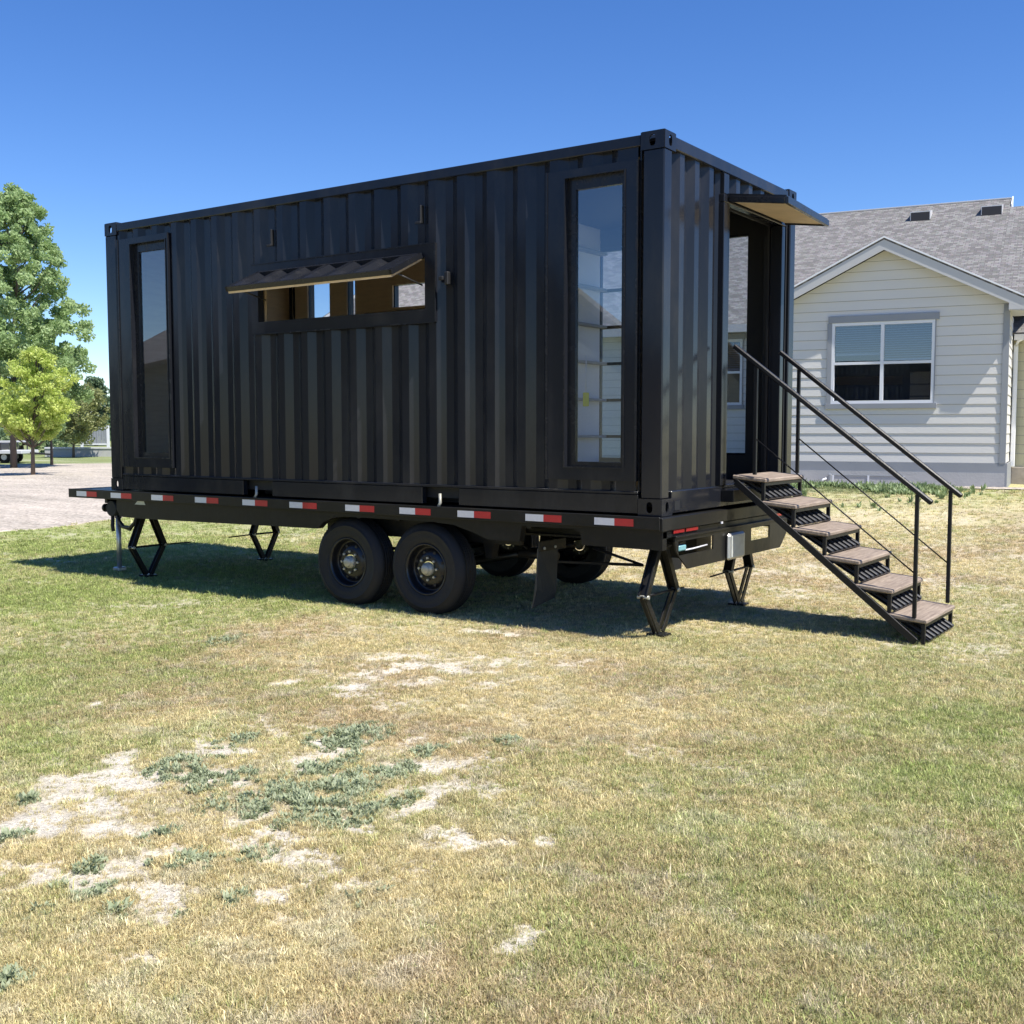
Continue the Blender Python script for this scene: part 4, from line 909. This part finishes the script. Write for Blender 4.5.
def house_window(x0, x1, z0, z1, y, cols=2, trim=True):
    mb = MB()
    if trim:
        mb.box((x0 - .07, y - .045, z1 + .002), (x1 + .07, y - .0, z1 + .13), 'trim_grey', .003)
        mb.box((x0 - .10, y - .055, z0 - .10), (x1 + .06, y - .0, z0 - .003), 'trim_grey', .003)
        mb.box((x0 - .085, y - .035, z0 - .002), (x0 - .001, y, z1), 'trim_grey', .002); mb.box((x1 + .001, y - .035, z0 - .002), (x1 + .02, y, z1), 'trim_grey', .002)
    wn = mb.build('window', ho, local=True)
    mb = MB(); t = .05; n = cols; wd = (x1 - x0) / n; zmid = z0 + (z1 - z0) * .495
    gl = []
    for i in range(n):
        a = x0 + wd * i + (t if i == 0 else t * .6); b = x0 + wd * (i + 1) - (t if i == n - 1 else t * .6)
        gl += [(a, b, z0 + .055, zmid - .02), (a, b, zmid + .03, z1 - .055)]
    wall_panel(mb, x0, x1, z0, z1, y - .03, y + .05, gl, 'hvinyl'); mb.build('frame', wn, local=True)
    mb = MB()
    for g in gl: mb.box((g[0] - .003, y + .012, g[2] - .003), (g[1] + .003, y + .018, g[3] + .003), 'glass')
    mb.build('pane', wn, local=True)
    mb = MB()
    for i, g in enumerate(gl):
        if i % 2:
            z = g[3]; zend = g[2] + .16 if i == 1 else g[2] + .05
            while z > zend: mb.box((g[0] + .01, y + .06, z - .004), (g[1] - .01, y + .085, z), 'blind', rot=Matrix.Rotation(.5, 3, 'X')); z -= .042
            mb.box((g[0] + .01, y + .055, zend - .03), (g[1] - .01, y + .09, zend), 'blind')
    mb.build('blind', wn, local=True)
    mb = MB(); mb.box((x0, y + .6, z0 - .2), (x1, y + .62, z1 + .2), 'room_dark'); mb.box((x0 - .02, y + .09, z0 - .2), (x0, y + .6, z1 + .2), 'room_dark'); mb.box((x1, y + .09, z0 - .2), (x1 + .02, y + .6, z1 + .2), 'room_dark'); mb.box((x0, y + .09, z0 - .2), (x1, y + .6, z0 - .18), 'room_dark'); mb.box((x0, y + .09, z1 + .18), (x1, y + .6, z1 + .2), 'room_dark'); mb.build('room', wn, local=True)
house_window(*HWIN, 0)
# main wall with its own windows
MW = (-6.84, -5.56, 2.03, 3.50); MW2 = (-12.6, -10.8, 2.0, 3.5)
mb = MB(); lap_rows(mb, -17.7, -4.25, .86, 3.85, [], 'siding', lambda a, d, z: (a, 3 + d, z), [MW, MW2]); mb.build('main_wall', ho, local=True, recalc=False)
mb = MB(); mb.box((-17.7, 2.98, .2), (-4.31, 3.1, .858), 'concrete'); mb.build('foundation', ho, local=True)
house_window(*MW, 3); house_window(*MW2, 3)
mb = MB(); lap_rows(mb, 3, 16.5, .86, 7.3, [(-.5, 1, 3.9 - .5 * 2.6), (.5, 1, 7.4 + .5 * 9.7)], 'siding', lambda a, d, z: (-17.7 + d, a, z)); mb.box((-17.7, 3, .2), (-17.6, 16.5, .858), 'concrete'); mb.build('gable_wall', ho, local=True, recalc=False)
mb = MB(); mb.box((-17.7, 16.4, .2), (5, 16.6, 3.9), 'siding'); mb.box((4.9, 1.7, .2), (5, 16.4, 3.9), 'siding'); mb.build('rear_wall', ho, local=True)
# right wing wall
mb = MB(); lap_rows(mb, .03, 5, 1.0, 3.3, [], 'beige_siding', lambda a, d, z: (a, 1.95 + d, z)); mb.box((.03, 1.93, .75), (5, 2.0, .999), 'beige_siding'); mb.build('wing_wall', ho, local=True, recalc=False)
mb = MB(); mb.box((.061, 1.88, .35), (5, 2.02, .748), 'stone', .01); mb.build('stone_base', ho, local=True)
# roofs
def roof_slab(mb, P, t=.05, mat='shingle'):
    """P: four points, eave0 eave1 ridge1 ridge0; UV in metres"""
    P = [Vector(p) for p in P]; n = (P[1] - P[0]).cross(P[3] - P[0]).normalized(); n = n if n.z > 0 else -n
    uv = mb.bm.loops.layers.uv.verify(); k = mb.mi(mat); T = [mb.bm.verts.new(p) for p in P]; Bv = [mb.bm.verts.new(p - n * t) for p in P]
    fs = [mb.bm.faces.new(T), mb.bm.faces.new(Bv[::-1])] + [mb.bm.faces.new((T[i], Bv[i], Bv[(i + 1) % 4], T[(i + 1) % 4])) for i in range(4)]
    e = (P[1] - P[0]).normalized(); g = n.cross(e)
    for f in fs:
        f.material_index = k
        for l in f.loops: l[uv].uv = ((l.vert.co - P[0]).dot(e), (l.vert.co - P[0]).dot(g))
mb = MB(); zr = 7.37
roof_slab(mb, [(-17.9, 2.52, 3.78), (-.40, 2.52, 3.78), (-.40, 9.7, zr), (-17.9, 9.7, zr)])
roof_slab(mb, [(-17.9, 16.9, 3.78), (-.40, 16.9, 3.78), (-.40, 9.7, zr - .002), (-17.9, 9.7, zr - .002)])
mr = mb.build('main_roof', ho, local=True)
mb = MB()
mb.box((-17.9, 9.62, zr - .03), (-.41, 9.78, zr + .006), 'fascia', .004)
mb.build('ridge_cap', mr, local=True)
mb = MB(); mb.box((-17.9, 2.49, 3.62), (-4.4, 2.515, 3.79), 'fascia'); mb.box((-17.9, 2.516, 3.64), (-4.4, 3.0, 3.66), 'fascia'); mb.build('fascia', mr, local=True)
mb = MB(); mb.prism([(-.39, 9.06, 7.0), (-.39, 9.06, 7.10), (-.39, 9.7, zr + .04), (-.39, 9.7, 7.0)], (.03, 0, 0), 'white_metal'); mb.build('drip_edge', mr, local=True)
mb = MB(); zw = 3.78 + .5 * (9.0 - 2.52)
roof_slab(mb, [(-.399, 1.60, 3.32), (5.4, 1.60, 3.32), (5.4, 9.0, zw), (-.399, 9.0, zw)])
roof_slab(mb, [(-.399, 16.9, 3.30), (5.4, 16.9, 3.30), (5.4, 9.0, zw - .002), (-.399, 9.0, zw - .002)]); wr = mb.build('wing_roof', ho, local=True)
mb = MB(); mb.box((.30, 1.52, 3.24), (5.4, 1.598, 3.34), 'trim_grey', .005); mb.box((.05, 1.61, 3.18), (5.4, 1.95, 3.20), 'fascia'); mb.box((.05, 1.60, 3.181), (5.4, 1.609, 3.29), 'fascia'); mb.build('gutter', wr, local=True)
mb = MB(); ge = 2.12 + 2.42
PK = (-2.117, 5.0); EH = .5
hx_ = 2.46
for s in (-1, 1):
    P = [(-2.117 + s * hx_, -.28, 5.0 - .5 * hx_), (-2.117 + s * hx_, 6.0, 5.0 - .5 * hx_), (-2.117, 6.0, 5.0), (-2.117, -.28, 5.0)]
    roof_slab(mb, P, .045)
gr = mb.build('gable_roof', ho, local=True)
for s in (-1, 1):
    mb = MB(); x0, x1 = -2.117, -2.117 + s * (hx_ - .02); zc = lambda x: 5.0 - .5 * abs(x + 2.117)
    mb.prism([(x0, -.285, zc(x0) - .05), (x1, -.285, zc(x1) - .05), (x1, -.285, zc(x1) - .235), (x0, -.285, zc(x0) - .235)], (0, .028, 0), 'fascia'); mb.build('rake_board', gr, local=True)
    mb = MB(); mb.prism([(x0, -.305, zc(x0) + .012), (x1, -.305, zc(x1) + .012), (x1, -.305, zc(x1) - .018), (x0, -.305, zc(x0) - .018)], (0, .022, 0), 'white_metal'); mb.build('drip_edge', gr, local=True)
    mb = MB(); mb.prism([(x0, -.255, zc(x0) - .10), (x1, -.255, zc(x1) - .10), (x1, -.255, zc(x1) - .115), (x0, -.255, zc(x0) - .115)], (0, .24, 0), 'fascia')
    xe = -2.117 + s * 2.13
    mb.prism([(xe, -.286, 3.58), (x1, -.286, 3.58), (x1, -.286, zc(x1) - .236), (xe, -.286, zc(xe) - .236)], (0, .27, 0), 'fascia')
    mb.box((min(xe, x1), -.02, 3.585), (max(xe, x1), 1.1, 3.60), 'fascia'); mb.box((x1 - .012, -.02, 3.56), (x1 + .012, 1.1, 3.76), 'fascia'); mb.build('soffit', gr, local=True)
# roof vents on the main slope
for x_, y_ in ((-2.47, 8.75), (-.80, 8.75)):
    zc_ = 3.78 + .5 * (y_ - 2.52); mb = MB()
    mb.prism([(x_ - .24, y_ - .26, zc_ - .11), (x_ - .24, y_ - .26, zc_ + .11), (x_ - .24, y_ + .24, zc_ + .2), (x_ - .24, y_ + .24, zc_ + .1)], (.48, 0, 0), 'vent_metal')
    mb.box((x_ - .225, y_ - .262, zc_ - .125), (x_ + .225, y_ - .2605, zc_ + .085), 'room_dark'); mb.build('roof_vent', mr, local=True)
mb = MB(); mb.box((.04, 1.78, .75), (.12, 1.85, 3.1), 'white_metal', .01); mb.tube([(.08, 1.81, 3.08), (.12, 1.70, 3.17), (.33, 1.57, 3.26)], .03, 'white_metal', 8); mb.build('downspout', ho, local=True)
# crawl space frame at the foundation
mb = MB(); mb.box((-3.0, -.045, .44), (-1.7, -.0355, .46), 'hvinyl'); mb.box((-3.0, -.045, .60), (-1.7, -.0355, .61), 'trim_grey')
for x_ in (-3.0, -2.35, -1.72): mb.box((x_, -.05, .44), (x_ + .035, -.0455, .61), 'hvinyl')
mb.build('foundation_vent', ho, local=True)
mb = MB(); mb.box((-3.07, -.09, .45), (-3.01, -.0355, .63), 'trim_grey', .01); mb.tube([(-3.2, -.12, .45), (-3.16, -.10, .52), (-3.1, -.08, .54)], .02, 'hvinyl', 8); mb.build('hose_bib', ho, local=True)
# strip of pale stones along the house
nx_ = 160; sxx = np.linspace(-7.5, 5.2, nx_); syy = np.linspace(-.62, 0.02, 8)
SX, SY = np.meshgrid(sxx, syy); ed = (fbm(SX, SX * 0, 1.7, 3, 181) - .5) * .35 * (SY < -.55)
WXs = HC.x + SX * math.cos(HA) - (SY + ed) * math.sin(HA); WYs = HC.y + SX * math.sin(HA) + (SY + ed) * math.cos(HA)
stp = grid_object('gravel_strip', WXs, WYs, height(WXs.ravel(), WYs.ravel()).reshape(WXs.shape) + .02, gravel.data.materials[0], {}); tag(stp, 'narrow strip of pale stones along the foot of the house', 'gravel strip', kind='structure')

# ------------------------------------------------------------------ trees
def crown_mesh(name, centres, radii, n_leaf, size, mat, seed, sq=.8):
    r = np.random.default_rng(seed); P = []; RN = []
    for c, rad in zip(centres, radii):
        n = int(n_leaf * (rad / np.mean(radii)) ** 2); d = r.standard_normal((n, 3)); d /= np.linalg.norm(d, axis=1)[:, None]; q = rad * r.random(n) ** .45
        p = np.array(c) + d * q[:, None] * np.array([1, 1, sq]); P.append(p); base = r.random(); RN.append(np.clip(base * .5 + r.random(n) * .5, 0, 1))
    P = np.concatenate(P); RN = np.concatenate(RN); n = len(P)
    a = r.standard_normal((n, 3)); a /= np.linalg.norm(a, axis=1)[:, None]; b = np.cross(a, r.standard_normal((n, 3))); b /= np.linalg.norm(b, axis=1)[:, None]
    s = size * r.uniform(.6, 1.3, (n, 1)); V = np.stack([P - a * s, P - b * s * .55, P + a * s, P + b * s * .55], 1).reshape(-1, 3)
    me = bpy.data.meshes.new(name); me.vertices.add(4 * n); me.vertices.foreach_set('co', V.astype(np.float32).ravel())
    me.loops.add(4 * n); me.loops.foreach_set('vertex_index', np.arange(4 * n, dtype=np.int32)); me.polygons.add(n)
    me.polygons.foreach_set('loop_start', np.arange(n, dtype=np.int32) * 4); me.polygons.foreach_set('loop_total', np.full(n, 4, np.int32)); me.update(calc_edges=True)
    at_ = me.attributes.new('rnd', 'FLOAT', 'POINT'); at_.data.foreach_set('value', np.repeat(RN, 4).astype(np.float32)); me.materials.append(M[mat])
    ob = bpy.data.objects.new(name, me); COL.objects.link(ob); return ob
def tree(name, label, base, H, z0, env, ncl, crad, nleaf, size, mat, seed, tr_=.12, lean=(0, 0), group=None, fork=2):
    """env: radius at given fraction of crown height"""
    r = random.Random(seed); t = thing(name, label, 'tree', base, 0, group)
    C_ = []; R_ = []
    fr = [e[0] for e in env]; er = [e[1] for e in env]
    for i in range(ncl):
        f = r.random(); rad = float(np.interp(f, fr, er)); a = r.uniform(0, 6.283); q = rad * (r.random() ** .45) * r.uniform(.75, 1.08)
        C_.append((lean[0] * f + q * math.cos(a), lean[1] * f + q * math.sin(a), z0 + f * (H - z0))); R_.append(crad * r.uniform(.55, 1.25) * (1 - .4 * f))
    cr = crown_mesh('crown', C_, R_, nleaf, size, mat, seed); cr.parent = t
    mb = MB(); hz = z0 + (H - z0) * .75
    mb.tube([(0, 0, -.1), (.02, 0, z0 * .5), (lean[0] * .1, lean[1] * .1, z0), (lean[0] * .4, lean[1] * .4, (z0 + hz) / 2), (lean[0] * .7, lean[1] * .7, hz)], tr_, 'bark', 10, tr_ * .2)
    for i in range(min(ncl, 70)):
        c = Vector(C_[i]); zs = max(z0 * .7, min(hz, c.z - (c.xy.length) * .9)); f = (zs - z0) / (H - z0); s = Vector((lean[0] * max(f, 0), lean[1] * max(f, 0), zs)); m_ = (s + c) / 2 + Vector((0, 0, -.08 * (c - s).length))
        mb.tube([s, m_, c], tr_ * .28, 'bark', 6, tr_ * .05)
    tk = mb.build('trunk', t, smooth=True, local=True)
    return t
def G(u, s): 
    p = at(u, s); p.z = float(height(np.array([p.x]), np.array([p.y]))[0]); return p
tree('cottonwood_tree', 'tall grey green cottonwood tree at the left edge of the gravel lot', G(14, 43), 10.6, 2.2, [(0, 2.2), (.15, 2.75), (.35, 2.7), (.5, 2.7), (.7, 1.9), (.85, 1.25), (1, .3)], 520, .40, 135, .075, 'leaf_cotton', 3, .14, (.3, .3))
tree('maple_tree', 'small bright yellow green maple tree standing on the gravel lot', G(33, 36), 4.0, 1.25, [(0, .75), (.2, 1.25), (.5, 1.35), (.75, 1.1), (.9, .75), (1, .25)], 190, .27, 100, .05, 'leaf_maple', 5, .075, (.35, .1))
tree('plum_tree', 'small brownish olive tree beside the white framed gate', G(74, 60), 3.7, 1.0, [(0, .9), (.3, 1.7), (.6, 1.7), (.85, 1.1), (1, .3)], 70, .5, 130, .075, 'leaf_plum', 8, .08, (.7, .3))
tree('distant_tree', 'dark blue green tree far behind the white framed gate', G(97, 105), 6.2, 1.5, [(0, 1.8), (.4, 2.6), (.7, 1.7), (1, .4)], 60, .8, 130, .16, 'leaf_dark', 9, .2)
tree('shade_tree', 'dark green tree standing behind the yellow green maple', G(22, 70), 6.5, .8, [(0, 2.2), (.4, 3.0), (.7, 2.4), (1, .6)], 80, .8, 150, .12, 'leaf_dark', 12, .18)
tree('slender_tree', 'slim mid green tree whose crown shows just behind the maple top', G(52, 47), 4.7, 1.2, [(0, .5), (.4, .85), (.8, .7), (1, .2)], 50, .36, 120, .07, 'leaf_cotton', 14, .07)
# hedge row and low growth behind
def leaf_row(name, label, u0, u1, s, h, th, mat, seed, cat='hedge', size=.1):
    r = np.random.default_rng(seed); A = at(u0, s); B = at(u1, s); L = (B - A).length; n = int(L * 2.2); C_ = []; R_ = []
    for i in range(n):
        p = A + (B - A) * r.random(); k = r.random(); C_.append((p.x + r.normal(0, th), p.y + r.normal(0, th), h * k * r.uniform(.5, 1.))); R_.append(.55 * h / 2 * r.uniform(.5, 1.1))
    ob = crown_mesh(name, C_, R_, 90, size, mat, seed); tag(ob, label, cat); return ob
o = leaf_row('distant_trees', 'far belt of dark green trees on the horizon behind the lot', -900, 330, 150, 5.5, 3, 'leaf_dark', 31, 'trees', .42); o['kind'] = 'stuff'
leaf_row('hedge', 'loose green hedge behind the parked flatbed trailer', -60, 84, 66, 1.9, .5, 'leaf_lush', 33)
# white framed gate and low wall
A = at(83, 64); B = at(109, 64); d = (B - A).normalized(); ang = math.atan2(d.y, d.x); L = (B - A).length
gt = thing('framed_gate', 'white framed gate with grey infill boards beside the container end', 'gate', (A.x, A.y, 0), ang); ORG[gt.name] = Vector((0, 0, 0))
mb = MB(); zg0, zg1 = .62, 1.62
for x in (0, L): mb.box((x - .07, -.05, -.1), (x + .07, .05, zg1 + .1), 'hvinyl')
mb.box((.072, -.04, zg1 - .08), (L - .072, .04, zg1), 'hvinyl'); mb.box((.072, -.04, zg0), (L - .072, .04, zg0 + .08), 'hvinyl'); mb.build('gate_frame', gt, local=True)
mb = MB(); nb_ = 9
for i in range(nb_): x0_ = .08 + (L - .16) * i / nb_; mb.box((x0_ + .01, -.012, zg0 + .081), (x0_ + (L - .16) / nb_ - .01, .012, zg1 - .081), 'trim_grey')
mb.build('infill_boards', gt, local=True)
A = at(46, 62); B = at(125, 62); d = (B - A).normalized(); ang = math.atan2(d.y, d.x); L = (B - A).length
wl = thing('low_wall', 'low pale concrete wall running in front of the white framed gate', 'wall', (A.x, A.y, 0), ang); ORG[wl.name] = Vector((0, 0, 0))
mb = MB(); mb.box((0, -.1, -.1), (L, .1, .42), 'concrete', .01); mb.build('wall_body', wl, local=True); mb = MB(); mb.box((0, -.14, .421), (L, .14, .52), 'vehicle_grey', .01); mb.build('coping', wl, local=True)
# parked flatbed far left
A = at(-28, 50); B = at(31, 50); d = (B - A).normalized(); ang = math.atan2(d.y, d.x); L = (B - A).length
pv = thing('parked_flatbed', 'parked pale flatbed trailer with low sides under the big cottonwood', 'trailer', (A.x, A.y, 0), ang); ORG[pv.name] = Vector((0, 0, 0))
mb = MB(); mb.box((0, -.9, .42), (L, .9, .58), 'vehicle_grey', .02); mb.build('deck', pv, local=True)
mb = MB()
for y in (-.88, .84):
    mb.box((0, y, .92), (L * .8, y + .04, 1.0), 'vehicle_grey')
    for i in range(6): mb.box((L * .16 * i, y, .581), (L * .16 * i + .05, y + .04, .919), 'dark_metal')
mb.build('side_rack', pv, local=True)
mb = MB(); mb.box((.1, -.6, .6), (L * .55, .6, .9), 'dark_metal', .05); mb.build('cargo_cover', pv, local=True)
for x in (L * .45, L * .62):
    for y in (-.40, .80):
        mb = MB(); mb.tube([(x, y, .27), (x, y + .15, .27)], .27, 'rubber', 20); wh = mb.build('wheel', pv, local=True); mb = MB(); mb.tube([(x, y - .01, .27), (x, y + .16, .27)], .13, 'alu', 14); mb.build('rim', wh, local=True)
mb = MB(); mb.bar((L, 0, .45), (L + .9, 0, .38), .08, .08, 'dark_metal'); mb.build('drawbar', pv, local=True)

# neighbouring buildings across the lawn behind the photographer, seen mirrored in the glass and paint
def neighbour(name, label, c, rz, L_, W_, he, hr, wm, rm):
    t = thing(name, label, 'house', c, rz); ORG[t.name] = Vector((0, 0, 0))
    mb = MB(); mb.prism([(-L_ / 2, -W_ / 2, -.1), (-L_ / 2, W_ / 2, -.1), (-L_ / 2, W_ / 2, he), (-L_ / 2, 0, hr), (-L_ / 2, -W_ / 2, he)], (L_, 0, 0), wm); mb.build('wall', t, local=True)
    mb = MB()
    for q in (-1, 1): roof_slab(mb, [(-L_ / 2 - .4, q * (W_ / 2 + .4), he - .4 * (hr - he) / (W_ / 2) + .06), (L_ / 2 + .4, q * (W_ / 2 + .4), he - .4 * (hr - he) / (W_ / 2) + .06), (L_ / 2 + .4, 0, hr + .06), (-L_ / 2 - .4, 0, hr + .06)], .1)
    mb.build('roof', t, local=True)
    for x in [] if wm == 'olive_wall' else np.arange(-L_ / 2 + 1.5, L_ / 2 - 1, 3.2):
        mb = MB(); mb.box((x, W_ / 2 + .01, 1.0), (x + 1.3, W_ / 2 + .06, 2.3), 'hvinyl'); wn_ = mb.build('window', t, local=True)
        mb = MB(); mb.box((x + .07, W_ / 2 + .061, 1.07), (x + 1.23, W_ / 2 + .066, 2.23), 'room_dark'); mb.build('pane', wn_, local=True)
    return t
M['olive_wall'] = principled('olive_wall', (.10, .11, .095), .8, var=.1)
M['tan_wall'] = principled('tan_wall', (.22, .18, .14), .8, var=.1)
neighbour('olive_house', 'dark olive house with a gable roof mirrored in the left narrow window', (-17.9, -15.5, 0), math.radians(25), 15, 10, 3.2, 6.2, 'olive_wall', 'shingle')
neighbour('tan_house', 'low tan house mirrored in the tall window beside the corner post', (-20.5, -33.5, 0), math.radians(30), 17, 8, 2.7, 4.6, 'tan_wall', 'shingle')
for k_, (x_, y_, h_) in enumerate(((-23.5, -20.5, 5.6), (-24, -23.5, 6.6), (-23, -26, 5.2), (-23.8, -28.6, 6.4), (-27.5, -26, 7.4), (-21.8, -18.6, 4.6))):
    tree('garden_tree', 'dark garden tree mirrored in the ribs of the black container wall', (x_, y_, 0), h_, .9, [(0, 1.3), (.3, 2.0), (.7, 1.6), (1, .4)], 70, .6, 130, .12, 'leaf_dark', 50 + k_, .12, group='garden trees mirrored in the container')
